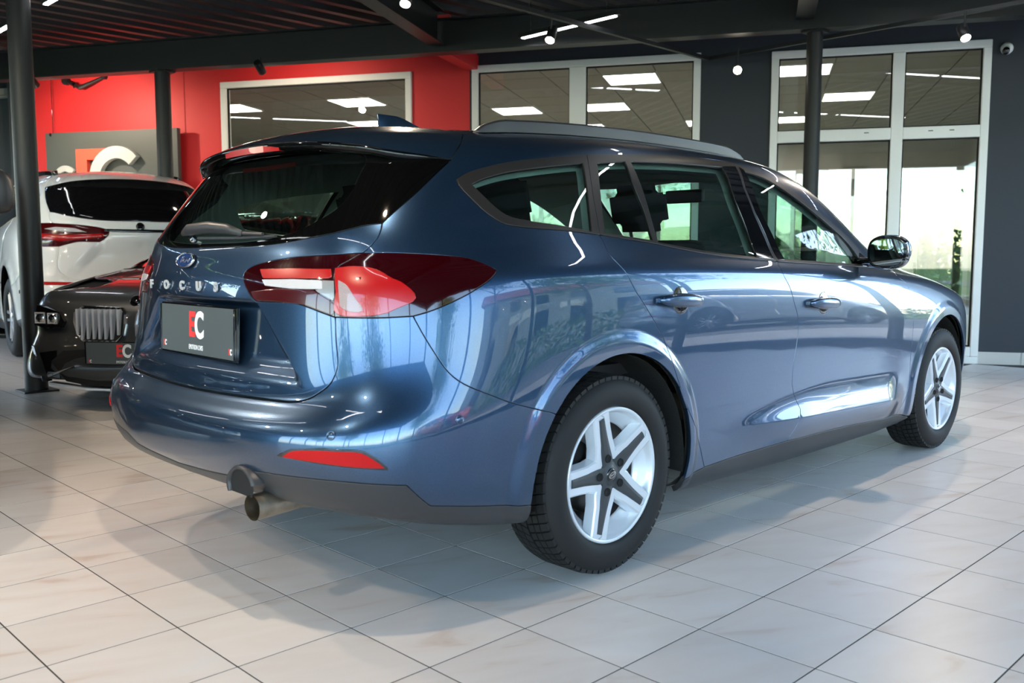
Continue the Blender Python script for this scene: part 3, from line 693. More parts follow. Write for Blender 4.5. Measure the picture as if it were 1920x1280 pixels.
# ceiling deck: corrugated ribs along x, cut to the room outline
def xr(y):
    lo,hi=-1e9,1e9
    for (n,c0,sg) in ((NK,K_BACK,1),(NK,K_WALL+.3,-1),(MK,M_LEFT,1),(MK,M_FAC+.1,-1)):
        # sg*(n.x*x+n.y*y - c0)>=0
        a=sg*n[0]; bb=sg*(c0-n[1]*y)
        if a>0: lo=max(lo,bb/a)
        else: hi=min(hi,bb/a)
    return lo,hi
cor=[RK(K_BACK,M_LEFT),RK(K_BACK,M_FAC+.1),RK(K_WALL+.3,M_FAC+.1),RK(K_WALL+.3,M_LEFT)]
b=MB(); b.prism([(p.x,p.y) for p in cor],ZC+.06,ZC+.2)
ceil=struct(b.build('ceiling',M['deck']),'black corrugated metal ceiling deck')
ymin=min(p.y for p in cor); ymax=max(p.y for p in cor); y=ymin+.1; rb=MB(); nr=0
while y<ymax-.1:
    lo,hi=xr(y); lo2,hi2=xr(y+.14); lo=max(lo,lo2); hi=min(hi,hi2)
    if hi-lo>.3:
        v=[];
        for x in (lo,hi): v+=[(x,y,ZC+.061),(x,y+.03,ZC),(x,y+.11,ZC),(x,y+.14,ZC+.061)]
        q=MB().add(v,[(0,1,5,4),(1,2,6,5),(2,3,7,6),(0,4,7,3),(0,3,2,1),(4,5,6,7)])
        q.build('ceiling_rib',M['deck'],ceil)
    y+=.27
# beams and columns
def ibeam(name,label,p0,p1,z0,z1,wd=.15,gr=None):
    p0=Vector(p0);p1=Vector(p1); L=(p1-p0).length; d=(p1-p0).normalized(); Mx=Matrix.Translation((p0.x,p0.y,0))@Matrix.Rotation(math.atan2(d.y,d.x),4,'Z')
    e=empty(name,(0,0,0)); e['kind']='structure'; e['label']=label
    for nm,q in (('flange',(0,L,-wd/2,wd/2,z0,z0+.014)),('flange',(0,L,-wd/2,wd/2,z1-.014,z1)),('web',(0,L,-.006,.006,z0+.014,z1-.014))):
        b=MB(); b.box(*q,M=Mx); b.build(nm,M['steel_dark'],e)
    return e
ibeam('trim_1','black steel ceiling beam along the red wall, carried by the columns',RK(5.12,M_LEFT),RK(5.12,M_FAC),2.92,3.23)
ibeam('trim_2','black steel cross beam reaching the wall where red turns to anthracite',RK(-6.8,-1.8),RK(5.04,-1.8),2.98,3.3)
ibeam('trim_3','black steel cross beam above the column by the glass door',RK(-6.8,1.5),RK(5.04,1.5),3.0,3.3)
ibeam('trim_4','black steel cross beam on the far left side',RK(-6.8,-7.2),RK(5.04,-7.2),3.0,3.3)
b=MB(); v=[tuple(RK(5.2,-1.87,2.93)),tuple(RK(5.2,-1.73,2.93)),tuple(RK(6.12,-1.87,2.96)),tuple(RK(6.12,-1.73,2.96)),tuple(RK(5.2,-1.87,3.3)),tuple(RK(5.2,-1.73,3.3)),tuple(RK(6.12,-1.87,3.1)),tuple(RK(6.12,-1.73,3.1))]
b.add(v,[(0,1,3,2),(4,6,7,5),(0,2,6,4),(1,5,7,3),(2,3,7,6),(0,4,5,1)])
struct(b.build('trim_5',M['red_wall']),'red painted stub of the cross beam at the wall')
def column(px,py,r,label):
    e=empty('support_column',(px,py,0),0,label,'column','black round steel columns')
    b=MB(); b.lathe([(r,0.01),(r,2.92)],24); soften(b.build('shaft',M['steel_dark'],e))
    b=MB(); b.box(-r-.04,r+.04,-r-.04,r+.04,0,.012,b=.002); b.build('base_plate',M['steel_dark'],e)
    b=MB(); b.box(-r-.02,r+.02,-r-.02,r+.02,2.90,2.918,b=.002); b.build('head_plate',M['steel_dark'],e)
    return e
column(.017,4.66,.080,'thick black round column in front of the white suv, left edge of the room')
column(2.0,6.755,.078,'slim black round column standing before the grey logo sign')
column(5.234,1.189,.066,'slim black round column standing before the glass door')
# facade glazing on the right and behind
def facade(name,p0,p1,label,n):
    e=empty(name,(0,0,0)); e['kind']='structure'; e['label']=label
    d=(p1-p0); L=d.length; Mx=Matrix.Translation(p0)@Matrix.Rotation(math.atan2(d.y,d.x),4,'Z')
    for i in range(n+1):
        x=L*i/n; b=MB(); b.box(x-.035,x+.035,-.06,.06,.1,3.02,M=Mx); b.build('mullion',M['steel_dark'],e)
        if i<n:
            b=MB(); b.box(x+.035,L*(i+1)/n-.035,-.004,.004,.1,3.02,M=Mx); b.build('pane',M['pane'],e)
    for z0,z1 in ((0,.1),(3.02,3.12)):
        b=MB(); b.box(0,L,-.06,.06,z0,z1,M=Mx); b.build('rail',M['steel_dark'],e)
    b=MB(); b.box(0,L,-.08,.08,3.12,ZC+.1,M=Mx); b.build('fascia',M['dark_wall'],e)
    return e
facade('window_3',RK(K_BACK,M_FAC+.05),RK(K_WALL+.3,M_FAC+.05),'shopfront glazing on the right side towards the trees',6)
facade('window_4',RK(K_BACK,M_LEFT),RK(K_BACK,M_FAC),'shopfront glazing behind the viewer',7)
b=MB(); q=Matrix.Identity(4)
rbox(b,M_LEFT-.15,M_LEFT,K_BACK,-1.5,0,ZC); rbox(b,M_LEFT-.15,M_LEFT,1.2,3.0,0,ZC); rbox(b,M_LEFT-.15,M_LEFT,4.6,K_WALL+.45,0,ZC); rbox(b,M_LEFT-.15,M_LEFT,-1.5,1.2,2.7,ZC); rbox(b,M_LEFT-.15,M_LEFT,3.0,4.6,2.7,ZC)
rbox(b,M_LEFT-.15,M_LEFT,-1.5,1.2,0,.3); 
struct(b.build('wall_side',M['dark_wall']),'dark far left side wall')
# office behind the glass
OM0,OM1,OK1,OZ=-8.5,M_FAC+1.2,14.0,3.0
b=MB(); rbox(b,OM0,OM1,K_WALL+.17,OK1,OZ+.02,OZ+.1); oc=struct(b.build('ceiling_office',M['office_grid']),'suspended ceiling above the office behind the windows')
t=.61; me=None; lights=[(7.75,-6.05),(7.75,-4.1)]
PX=[(8.9,-2.15),(8.9,-.93),(7.25,1.6),(9.15,2.2),(9.15,.98),(11.0,1.6),(11.0,.4),(11.0,-1.4),(9.8,-4.6),(11.0,-4.0),(12.8,1.6),(12.8,-.8),(7.25,-.2)]
nk=int((OK1-K_WALL-.3)/t); nm=int((OM1-OM0)/t); lit=set()
for k_,m_ in PX+lights: lit.add((int((k_-K_WALL-.2)/t),int((m_-OM0)/t)))
tm=None; LPL=[]
for i in range(nk):
    for j in range(nm):
        k0=K_WALL+.2+i*t; m0=OM0+j*t
        if (i,j) in lit:
            e=empty('ceiling_light',RK(k0+t/2,m0+t/2,OZ),math.radians(-60),'led panel '+['first','second','third','fourth','fifth','sixth','seventh','eighth','ninth','tenth','eleventh','twelfth'][i]+' tile row back, behind '+('the far red wall window' if m0<-5 else 'the red wall window' if m0<-2 else 'the double window' if m0<.9 else 'the glass door')+(', left' if j%2 else ', right'),'ceiling light','led panels in the office ceiling')
            b=MB(); b.box(-.285,.285,-.285,.285,-.006,.014); b.build('diffuser',M['panel_light'],e)
            b=MB()
            for q in ((-.3,.3,.285,.3),(-.3,.3,-.3,-.285),(-.3,-.285,-.285,.285),(.285,.3,-.285,.285)): b.box(*q,-.01,.015)
            b.build('frame',M['frame_white'],e)
            continue
        if tm is None:
            b=MB(); b.box(-.297,.297,-.297,.297,.002,.015,M=Matrix.Rotation(math.radians(-60),4,'Z')); o=b.build('ceiling_tile',M['office_ceil'],oc); tm=o.data
        else:
            if k0>OK1-1.2: continue
            o=bpy.data.objects.new('ceiling_tile',tm); COL.objects.link(o); o.parent=oc
        o.location=RK(k0+t/2,m0+t/2,OZ)
ow=MB(); rbox(ow,OM0-.1,OM0,K_WALL+.17,OK1,0,OZ+.1)
for a,e in ((OM0,-6.2),(-4.9,-3.7),(-2.2,-1.6),(.2,.9),(2.5,2.9),(4.6,OM1)): rbox(ow,a,e,OK1,OK1+.12,0,OZ+.1)
rbox(ow,OM0,OM1,OK1,OK1+.12,2.55,OZ+.1); rbox(ow,OM0,.9,OK1,OK1+.12,0,.6)
# side wall of the office towards the right with two openings
for a,e in ((K_WALL+.17,K_WALL+.9),(9.2,9.6),(12.2,OK1)): rbox(ow,OM1,OM1+.1,a,e,0,OZ+.1)
rbox(ow,OM1,OM1+.1,K_WALL+.17,OK1,2.6,OZ+.1)
rbox(ow,M_FAC,OM1,K_WALL+.17,K_WALL+.27,0,OZ+.1)
struct(ow.build('wall_office',M['office_wall']),'pale office walls behind the interior windows')
e=empty('window_5',(0,0,0)); e['kind']='structure'; e['label']='white framed garden windows at the back of the office'
for (a,c_,z0,z1) in ((-6.2,-4.9,.6,2.55),(-3.7,-2.2,.6,2.55),(-1.6,.2,.6,2.55),(.9,2.5,0,2.55),(2.9,4.6,0,2.55)):
    b=MB()
    for q in ((a,a+.07,z0,z1),(c_-.07,c_,z0,z1),(a+.07,c_-.07,z1-.07,z1),(a+.07,c_-.07,z0,z0+.07),((a+c_)/2-.04,(a+c_)/2+.04,z0+.07,z1-.07)): rbox(b,q[0],q[1],OK1-.02,OK1+.06,q[2],q[3])
    b.build('window_frame',M['frame_white'],e)
    b=MB(); rbox(b,a+.07,c_-.07,OK1+.01,OK1+.02,z0+.07,z1-.07); b.build('pane',M['office_pane'],e)
b=MB(); rbox(b,OM1+.04,OM1+.05,K_WALL+.9,9.2,0,2.6); b.build('pane',M['office_pane'],e)
b=MB(); rbox(b,OM1+.04,OM1+.05,9.6,12.2,0,2.6); b.build('pane',M['office_pane'],e)
for k_ in (K_WALL+2.,8.3,10.9):
    b=MB(); rbox(b,OM1,OM1+.08,k_-.04,k_+.04,0,2.6); b.build('window_frame',M['frame_white'],e)
# an inner glazed door and slanted curtain panels seen through the glass door
e=empty('glazed_inner_door',RK(10.2,2.6,0),math.radians(-60),'white framed glazed inner door far behind the glass door','door')
b=MB()
for q in ((-.55,-.42,0,2.2),(.42,.55,0,2.2),(-.42,.42,2.06,2.2),(-.42,.42,0,.35),(-.42,.42,.75,.87)): b.box(q[0],q[1],-.04,.04,q[2],q[3],b=.006)
b.build('door_frame',M['frame_white'],e)
b=MB(); b.box(-.42,.42,-.006,.006,.35,2.06); b.build('pane',M['pane'],e)
b=MB(); rbox(b,OM0,OM1,K_WALL+.17,OK1,-.003,.004); struct(b.build('floor_office',M['office_wall']),'pale office floor')  # pale sheet laid in to bounce light up into the office
# outdoors
b=MB(); b.box(-60,60,-60,60,-.35,-.14); struct(b.build('ground',M['grass']),'lawn around the building')
b=MB(); Mf=RM(0,0,0); b.box(M_FAC+.2,M_FAC+3.2,K_BACK-3,12,-.14,-.06,M=Mf); b.box(M_LEFT-4,M_FAC+.2,K_BACK-5,K_BACK-.1,-.14,-.06,M=Mf); struct(b.build('pavement',M['paving']),'pale concrete pavement outside the shopfront')
b=MB(); b.box(M_FAC+3.2,M_FAC+11,-30,30,-.16,-.10,M=Mf); struct(b.build('road',M['asphalt']),'asphalt car park beyond the pavement')
# ================================================================ the blue estate car
car=empty('estate_car',(0,0,0),0,'metallic blue estate car with silver five spoke wheels, filling the foreground','car')
blue=M['blue']
RAIL=[(4.0,12.033),(4.4,12.25),(5,12.45),(6,12.5),(7,12.5),(8,12.45),(9,12.35),(10,12.2),(10.45,11.9)]
CH['rail']=RAIL; CH['apil']=[(10.45,11.9),(10.5,11),(10.55,10),(10.6,9.3),(10.72,8.87)]; CH['header']=[(10.45,11.9),(11.2,12.3),(12,12.6),(13,12.75),(15,12.8)]
CH['hood_edge']=[(10.72,8.87),(11.5,8.32),(12.2,8.02),(12.8,7.82)]; CH['hood_front']=[(12.8,7.82),(13.4,7.7),(14,7.65),(15,7.63)]
CH['fend_front']=[(12.2,1.3),(12.3,3),(12.4,5),(12.45,6.3)]
arch=CH['arch_r']; archf=CH['arch_f']
FINE[0]=True
both('quarter_panel',['rail','apil',[(10.72,8.87),(10.387,8.772)],'-belt_x','-dlo_top','-dlo_bot_rear','door_r',[(7.022,1.583),(6.773,1.39)],('arch_r',0,15),[(5.27,3.40)],'-bump_seam','-lamp_bot','-lamp_top','-gate_seam_up','-glass_side','-spoiler_side'],blue,car,h=.026)
rd=both('rear_door',['door_r','sill_r','-door_m3','-door_m2','-door_m','-belt_r'],blue,car,h=.02)
fd=both('front_door',['door_m','door_m2','door_m3','sill_f','-door_f','-belt_x','-belt_f'],blue,car,h=.02)
both('fender',[[(10.72,8.87),(10.387,8.772)],'door_f',[(10.001,1.486),(10.3,1.2)],('-arch_f',0,20),[(11.874,1.303),(12.2,1.3)],'fend_front',[(12.45,6.3),(12.42,7.9)],('-hood_edge',0,3)],blue,car,h=.024)
FINE[0]=False
panel('hood',['hood_edge','hood_front',[(15,7.63),(15,8.95)],[(15,8.95),(13,8.95),(11.5,9.0),(10.72,8.87)]],blue,car,centre=True,h=.05)
panel('cowl',[[(10.6,9.28),(10.72,8.87),(11.5,9.0),(13,8.95),(15,8.95)],[(15,8.95),(15,9.25)],[(15,9.25),(13,9.2),(11.5,9.25),(10.6,9.3)]],M['plastic'],car,centre=True,h=.06,lift=-.01)
panel('windshield',['apil',[(10.6,9.3),(11.5,9.25),(13,9.2),(15,9.25)],[(15,9.25),(15,12.8)],'-header'] if 0 else [('apil',0,4),[(10.6,9.3),(11.5,9.25),(13,9.2),(15,9.25)],[(15,9.25),(15,12.8)],'-header'],M['glass'],car,centre=True,h=.06,lift=-.004,depth=0)
panel('roof',['spoiler_front','rail','header',[(15,12.8),(15,14)],[(15,14),(0,14)],[(0,14),(0,13.1)]],blue,car,centre=True,h=.045)
both('headlight',[[(12.42,7.9),(12.8,7.82),(13.4,7.7),(13.9,7.3),(13.9,6.8),(13,6.35),(12.45,6.3),(12.42,7.9)]],M['lamp_clear'],car,h=.03)
panel('front_bumper',['fend_front',[(12.45,6.3),(13,6.35),(13.9,6.8),(13.9,7.3),(13.4,7.7),(14,7.65),(15,7.63)],[(15,7.63),(15,.8)],[(15,.8),(12.2,.8)],[(12.2,.8),(12.2,1.3)]],blue,car,centre=True,h=.045)
panel('front_grille',[[(13.6,5.2),(15,5.2)],[(15,5.2),(15,7.2)],[(15,7.2),(14,7.1),(13.6,5.2)]],M['gloss_black'],car,centre=True,h=.05,lift=.004)
FINE[0]=True
rb_=panel('rear_bumper',[[(0,4.15)],'-gate_seam_low','-lamp_bot2','bump_seam',('arch_r',15,18),[(5.05,1.9),(5.045,1.7)],'-black4','-black3','-black2','-black',[(0,1.5),(0,4.15)]],blue,car,centre=True,h=.02)
FINE[0]=False
db=panel('rear_diffuser',['black','black2','black3','black4',[(5.045,1.7),(5.035,.9),(5.03,.5)],[(5.03,.5),(4,.42),(2.5,.42),(0,.42)],[(0,.42),(0,1.5)]],M['plastic'],car,centre=True,h=.03,lift=.002,depth=.03)
CH['gate_low']=[(a,b_+.09*(1-max(0,a-1.4)/1.2) if a<2.6 and b_<5.2 else b_) for a,b_ in CH['gate_seam_low']]
for nm in ('lamp_in','lamp_in2','l_red_strip','l_white_strip','l_clear','l_dark_low'):
    CH[nm+'_L']=[((2.447-(2.447-a)*.60) if a<2.447 else a,b_) for a,b_ in CH[nm]]
def gspec(L): return [[(0,8.745)],'-glass_low','gate_seam_up','-lamp_in2'+L,'-lamp_in'+L,'gate_low',[(0,4.24),(0,8.745)]]
gate=panel('tailgate',gspec(''),blue,car,centre=True,h=.0105,hb=.011,gap=.003,specsL=gspec('_L'))
PANE=['rw_pane',[(0,8.9),(0,11.0)]]
gg=panel('rear_window',[[(0,11.53)],'-spoiler_low','glass_side','glass_low',[(0,8.745),(0,8.95)],'-rw_pane',[(0,11.0),(0,11.53)]],M['frit'],car,centre=True,h=.03,gap=.003,lift=-.002)
panel('pane',PANE,M['rear_glass'],gg,centre=True,gap=0,h=.04,lift=-.002,depth=0)
def splift(u,v):
    lo=11.53+( -.70)*sst((np.abs(u)-.0)/3.9)**1.2
    t=np.clip((13.0-v)/(13.0-lo+1e-6),0,1.15)*sst((3.95-np.abs(u))/1.3)
    k=(t**1.6)[...,None]
    return k*np.array([-.080,0,-.012])
def spl2(V): return splift(V[...,0],V[...,1])
sp=panel('spoiler',['spoiler_front','spoiler_side','spoiler_low',[(0,11.53),(0,13.1)]],blue,car,centre=True,h=.022,lift=splift,depth=.0,gap=.002)
# spoiler rear lip and underside
def ribbon(name,uv,offs,material,parent,mirror=True,sm=True):
    """strip of surface rows: offs = list of functions P,N->P"""
    V=np.array(uv); s=S(V[:,0],V[:,1]); N=nrm(V[:,0],V[:,1]); b=MB()
    for sd in ((1,-1) if mirror else (1,)):
        rows=[f(s,N,V)*np.array([1,sd,1]) for f in offs]; n=len(V); P=np.concatenate(rows); F=[]
        for r in range(len(rows)-1):
            for i in range(n-1): F.append((r*n+i,r*n+i+1,(r+1)*n+i+1,(r+1)*n+i))
        b.add(P.tolist(),F)
    o=b.build(name,material,parent,smooth=sm); 
    bm=bmesh.new(); bm.from_mesh(o.data); bmesh.ops.remove_doubles(bm,verts=bm.verts,dist=2e-4); bm.to_mesh(o.data); bm.free(); return o
lo=cr(CH['spoiler_low'],6)
tp=lambda V: sst((3.9-V[:,0])/1.0)[:,None]
ribbon('spoiler_underside',lo,[lambda s,N,V:s+spl2(V),lambda s,N,V:s+spl2(V)+tp(V)*np.array([-.003,0,-.007]),lambda s,N,V:s+spl2(V)+tp(V)*np.array([.004,0,-.022]),lambda s,N,V:s+spl2(V)*.6+tp(V)*np.array([.02,0,-.034]),lambda s,N,V:s-N*.004+tp(V)*np.array([0,0,-.03])],M['frit'],sp)
# high brake light
pts=[(u_,11.53-.0*u_) for u_ in np.linspace(-.58,.72,9)]
V=np.array(pts); s_=S(V[:,0],V[:,1])+splift(V[:,0],V[:,1]); b=MB(); P=np.concatenate([s_+np.array([-.006,0,-.008]),s_+np.array([-.004,0,-.027]),s_+np.array([.012,0,-.027]),s_+np.array([.012,0,-.009])]); n=len(V)
b.add(P.tolist(),[(r*n+i,r*n+i+1,((r+1)%4)*n+i+1,((r+1)%4)*n+i) for r in range(4) for i in range(n-1)]+[(0,n,2*n,3*n),(n-1,2*n-1,3*n-1,4*n-1)])
tag(b.build('high_brake_light',M['lamp_red'],sp),'red high level brake light in the spoiler')
# tail lamps
gl=[panel('tail_lamp_inner',['lamp_in'+L,'lamp_in2'+L,'lamp_seam_top','lamp_seam'],M['lamp_dark'],gate,side=sd_,h=.02,gap=.002,depth=.03,lift=.002) for sd_,L in ((1,''),(-1,'_L'))]
bl=both('tail_lamp_outer',['lamp_top','lamp_bot','lamp_bot2','-lamp_seam','-lamp_seam_top'],M['lamp_dark'],car,h=.02,gap=.002,depth=.03,lift=.003)
def loop(nm): return [nm,[CH[nm][-1],CH[nm][0]]]
for nm,lab,mt,pr,lf in (('l_red_strip','light_bar','lamp_red',gl,.0035),('l_white_strip','reverse_light','lamp_white',gl,.0038),('l_clear','clear_lens','lamp_clear',gl,.0036),('l_dark_low','lower_lens','lamp_deep',gl,.0032),('b_red','brake_lens','lamp_red',bl,.0045),('b_white','indicator_lens','lamp_pink',bl,.0052)):
    if nm[0]=='l':
        for i_,sd_ in enumerate((1,-1)):
            c0=CH[nm+('_L' if sd_<0 else '')]; panel(lab,[[*c0,c0[0]]],M[mt],pr[i_],side=sd_,h=.02,gap=.0005,lift=lf,depth=.004,hb=.012)
    else: both(lab,loop(nm),M[mt],pr,h=.02,gap=.0005,lift=lf,depth=.004,hb=.012)
both('rear_reflector',['refl_a','refl_b'],M['reflector'],rb_,h=.02,gap=.0,lift=.003,depth=.006,hb=.012)
both('reflector_surround',[[(1.86,2.53),(2.05,2.70),(2.5,2.81),(3.03,2.84),(3.22,2.70),(3.40,2.50),(3.30,2.50),(2.4,2.50),(1.86,2.53)]],M['gloss_black'],rb_,h=.03,gap=0,lift=.0012,depth=.002)
# glass and trim of the side windows
both('quarter_window_trim',[('dlo_top',0,6),'c_seam','dlo_bot_rear'],M['trim'],car,holes=[['g1','g1r','g1b']],h=.03,gap=.0015,hgap=0,lift=.003,depth=.012,hb=.02)
both('rear_door_trim',[('dlo_top',5,9),[(8.105,11.41),(8.127,11.396)],'b_seam','-belt_r','-c_seam'],M['trim'],rd,holes=[['g2t','g2r','g2b','g2l'],['g3t','g3r','g3b','g3l']],h=.03,gap=.0015,lift=.003,hb=.02)
both('front_door_trim',[[(8.127,11.396),(8.362,11.169)],('dlo_top',9,16),'-belt_f','-b_seam'],M['trim'],fd,holes=[['g4t','g4b','g4l']],h=.03,gap=.0015,lift=.003,hb=.02)
both('quarter_glass',['g1','g1r','g1b'],M['glass'],car,h=.05,gap=-.002,lift=-.001,depth=0)
both('fixed_glass',['g2t','g2r','g2b','g2l'],M['glass'],rd,h=.05,gap=-.002,lift=-.001,depth=0)
both('door_glass',['g3t','g3r','g3b','g3l'],M['glass'],rd,h=.05,gap=-.002,lift=-.001,depth=0)
both('door_glass',['g4t','g4b','g4l'],M['glass'],fd,h=.05,gap=-.002,lift=-.001,depth=0)
both('pillar_cover',[[(7.87,11.12),(8.09,11.2)],[(8.09,11.2),(7.955,10.5),(7.925,9.9),(7.94,9.3),(7.93,8.4)],[(7.93,8.4),(7.73,8.44)],('-g3r',0,4)],M['gloss_black'],rd,h=.04,gap=.0,lift=.0045,depth=.004)
both('pillar_cover',[[(8.155,11.2),(8.19,11.1)],('-g4l',0,4),[(8.085,8.44),(7.985,8.4)],[(7.985,8.4),(7.99,9.3),(7.97,9.9),(8.0,10.5),(8.155,11.2)]],M['gloss_black'],fd,h=.04,gap=.0,lift=.0045,depth=.004)
both('mirror_triangle',[[(9.566,9.05),(9.70,9.3),(9.758,9.17)],[(9.758,9.17),(9.6,8.52)],[(9.6,8.52),(9.47,8.55),(9.566,9.05)]],M['gloss_black'],fd,h=.04,gap=.0,lift=.005,depth=.006)
# rockers
both('side_sill',['sill_r','sill_f',[(10.001,1.486),(10.3,1.15)],[(10.3,1.15),(10.2,.62),(9,.55),(8,.55),(7,.55),(6.772,.62)],[(6.772,.62),(6.773,1.39),(7.022,1.583)]],M['plastic'],car,h=.03,gap=.002,lift=.002,depth=.02)
# inner shell behind the gaps, inner trim and headliner
both('inner_shell',[[(0,.4),(15,.4)],[(15,.4),(15,8.9)],[(15,8.9),(10.7,8.7),(9.5,8.25),(7.9,8.0),(6,8.6),(5,8.7),(4,8.6),(2.9,8.9),(1.3,8.6),(0,8.55)],[(0,8.55),(0,.4)]],M['liner'],car,h=.08,gap=0,lift=-.026,depth=0,hb=.06,holes=[[('arch_r',0,19),[(5.0,.9),(6.75,.9),CH['arch_r'][0]]],[('arch_f',0,20),[(10.33,.9),(11.9,.9),CH['arch_f'][0]]]],hgap=.004)
both('pillar_trim',[[(0,11.4),(1.8,11.3),(3.2,11.0),(3.5,10.3),(2.9,9.2),(3.0,8.6)],[(3.0,8.6),(4.5,8.6),(6,8.3),(8,8.0),(9.7,8.2),(10.7,8.8)],[(10.7,8.8),(10.5,11),(10.4,11.95),(10,12.3)],[(10,12.3),(9,12.4),(6,12.5),(4,12.3),(2,12.2),(0,12.2)],[(0,12.2),(0,11.4)]],M['headliner'],car,h=.06,gap=0,lift=-.035,depth=0,holes=[['g1','g1r','g1b'],['g2t',('g3t',0,3),'g3r','g3b','g2b','g2l'],['g4t','g4b','g4l']],hgap=-.004)
panel('headliner',[[(0,12.2),(2,12.2),(4,12.3),(6,12.5),(9,12.4),(10,12.3),(12,12.6),(15,12.85)],[(15,12.85),(15,14)],[(15,14),(0,14)],[(0,14),(0,12.2)]],M['headliner'],car,centre=True,h=.12,hb=.08,gap=0,lift=-.045,depth=0)
b=MB(); b.box(-.30,3.2,-.66,.66,.20,.27,b=.02); b.box(-.72,.25,-.55,.55,.34,.45,b=.03); b.build('underbody',M['liner'],car)
b=MB(); b.box(-.70,.55,-.72,.72,.60,.64); b.box(-.80,-.72,-.68,.68,.5,.95); b.build('load_floor',M['dash'],car)
# arch liners
for xc in (.006,WB):
    for sd in (1,-1):
        b=MB(); n=22; pr=[]
        for i in range(n+1):
            a=math.radians((-8 if xc<1 else 14)+(196 if xc<1 else 174)*i/n)
            for y,r in ((-.885 if xc<1 else -.86,.384),(-.87 if xc<1 else -.85,.384),(-.80,.40),(-.60,.40),(-.56,.36)): pr.append((xc+r*math.cos(a),y*sd,.318+r*math.sin(a)))
        F=[(i*5+j,i*5+j+1,(i+1)*5+j+1,(i+1)*5+j) for i in range(n) for j in range(4)]
        b.add(pr,F); b.build('arch_liner',M['liner'],car,smooth=True)
# handles
def frame_at(u_,v_,side=1):
    p,N=surfpts(np.array([[u_,v_]]),side,0); return Vector(p[0]),Vector(N[0])
for prn,u0,u1,v0 in ((rd,6.339,6.855,6.18),(fd,8.216,8.722,5.93)):
    for i,sd in enumerate((1,-1)):
        a,na=frame_at(u0,v0,sd); c_,nc=frame_at(u1,v0-.05,sd); n_=((na+nc)/2).normalized(); d=(c_-a); L=d.length; X=d.normalized(); Z=n_.cross(X).normalized()*sd
        if Z.z<0: Z=-Z
        mid=(a+c_)/2; Mx=Matrix.Translation(mid)@Matrix(((X.x,n_.x,Z.x,0),(X.y,n_.y,Z.y,0),(X.z,n_.z,Z.z,0),(0,0,0,1)))
        b=MB(); bm=bmesh.new(); bmesh.ops.create_uvsphere(bm,u_segments=28,v_segments=14,radius=1)
        for v in bm.verts:
            x,y,z=v.co; sx=math.copysign(abs(x)**.62,x); v.co=(sx*L/2*.93,.026+y*.015-.012*abs(sx)**4,math.copysign(abs(z)**.85,z)*.0235*(1-.15*abs(sx)))
        b.bm(bm,Mx); h_=b.build('door_handle',blue,prn[i],smooth=True)
        b=MB(); bm=bmesh.new(); bmesh.ops.create_uvsphere(bm,u_segments=28,v_segments=14,radius=1)
        for v in bm.verts:
            x,y,z=v.co; v.co=(.012+x*.050,-.001+y*.0035,z*.047)
        b.bm(bm,Mx); tag(b.build('handle_cup',M['gloss_black'],h_,smooth=True),None)
        for sgn in (-1,1): b=MB(); b.box(sgn*L*.38-.014,sgn*L*.38+.014,-.002,.024,-.009,.009,M=Mx,b=.003); b.build('handle_mount',blue,h_)
# roof rails
for sd in (1,-1):
    us=np.linspace(4.35,9.3,40); vs=np.interp(us,[4.3,5,7,9.3],[12.28,12.36,12.40,12.34]); P,N=surfpts(np.stack([us,vs],1),sd,0)
    hh=.034*np.minimum(1,np.minimum((us-4.35)/.55,(9.3-us)/.6))**.55; b=MB(); n=len(us)
    nz=np.array([0,0,1.])*.8+N*.35; nz/=np.linalg.norm(nz,axis=1,keepdims=True)
    T=np.gradient(P,axis=0); T/=np.linalg.norm(T,axis=1,keepdims=True); W=np.cross(T,nz)
    prof=[(-.014,-.01),(-.015,.35),(-.014,.80),(-.008,.98),(.004,1.0),(.012,.85),(.014,.4),(.014,-.01)]
    V=np.concatenate([P+W*w_*sd+nz*((hh+.006)[:,None])*z_ for w_,z_ in prof]); m=len(prof)
    b.add(V.tolist(),[(r*n+i,r*n+i+1,(r+1)*n+i+1,(r+1)*n+i) for r in range(m-1) for i in range(n-1)]+[tuple(r*n for r in range(m)),tuple(r*n+n-1 for r in range(m))])
    soften(b.build('roof_rail',M['plastic'],car),40)
# shark fin aerial
b=MB(); prof=[(-.155,0,.024),(-.10,.0,.026),(-.02,0,.022),(.06,0,.010)]
V=[];F=[]
secs=[(0,-.165,.075,.026),(.018,-.168,.055,.022),(.04,-.172,.01,.013),(.062,-.176,-.06,.006),(.068,-.176,-.09,.003)]
for z,xr_,xf_,w_ in secs:
    for t,ww in ((0,.35),(.15,.9),(.45,1),(.8,.6),(1,.05)): V.append((xr_+(xf_-xr_)*t,-w_*ww,z))
    for t,ww in ((1,.05),(.8,.6),(.45,1),(.15,.9),(0,.35)): V.append((xr_+(xf_-xr_)*t,w_*ww,z))
for r in range(len(secs)-1):
    for j in range(10): F.append((r*10+j,r*10+(j+1)%10,(r+1)*10+(j+1)%10,(r+1)*10+j))
F.append(tuple(range(40,50)))
b.add(V,F,Matrix.Translation((-.06,0,1.438))); soften(b.build('roof_aerial',blue,car),50)
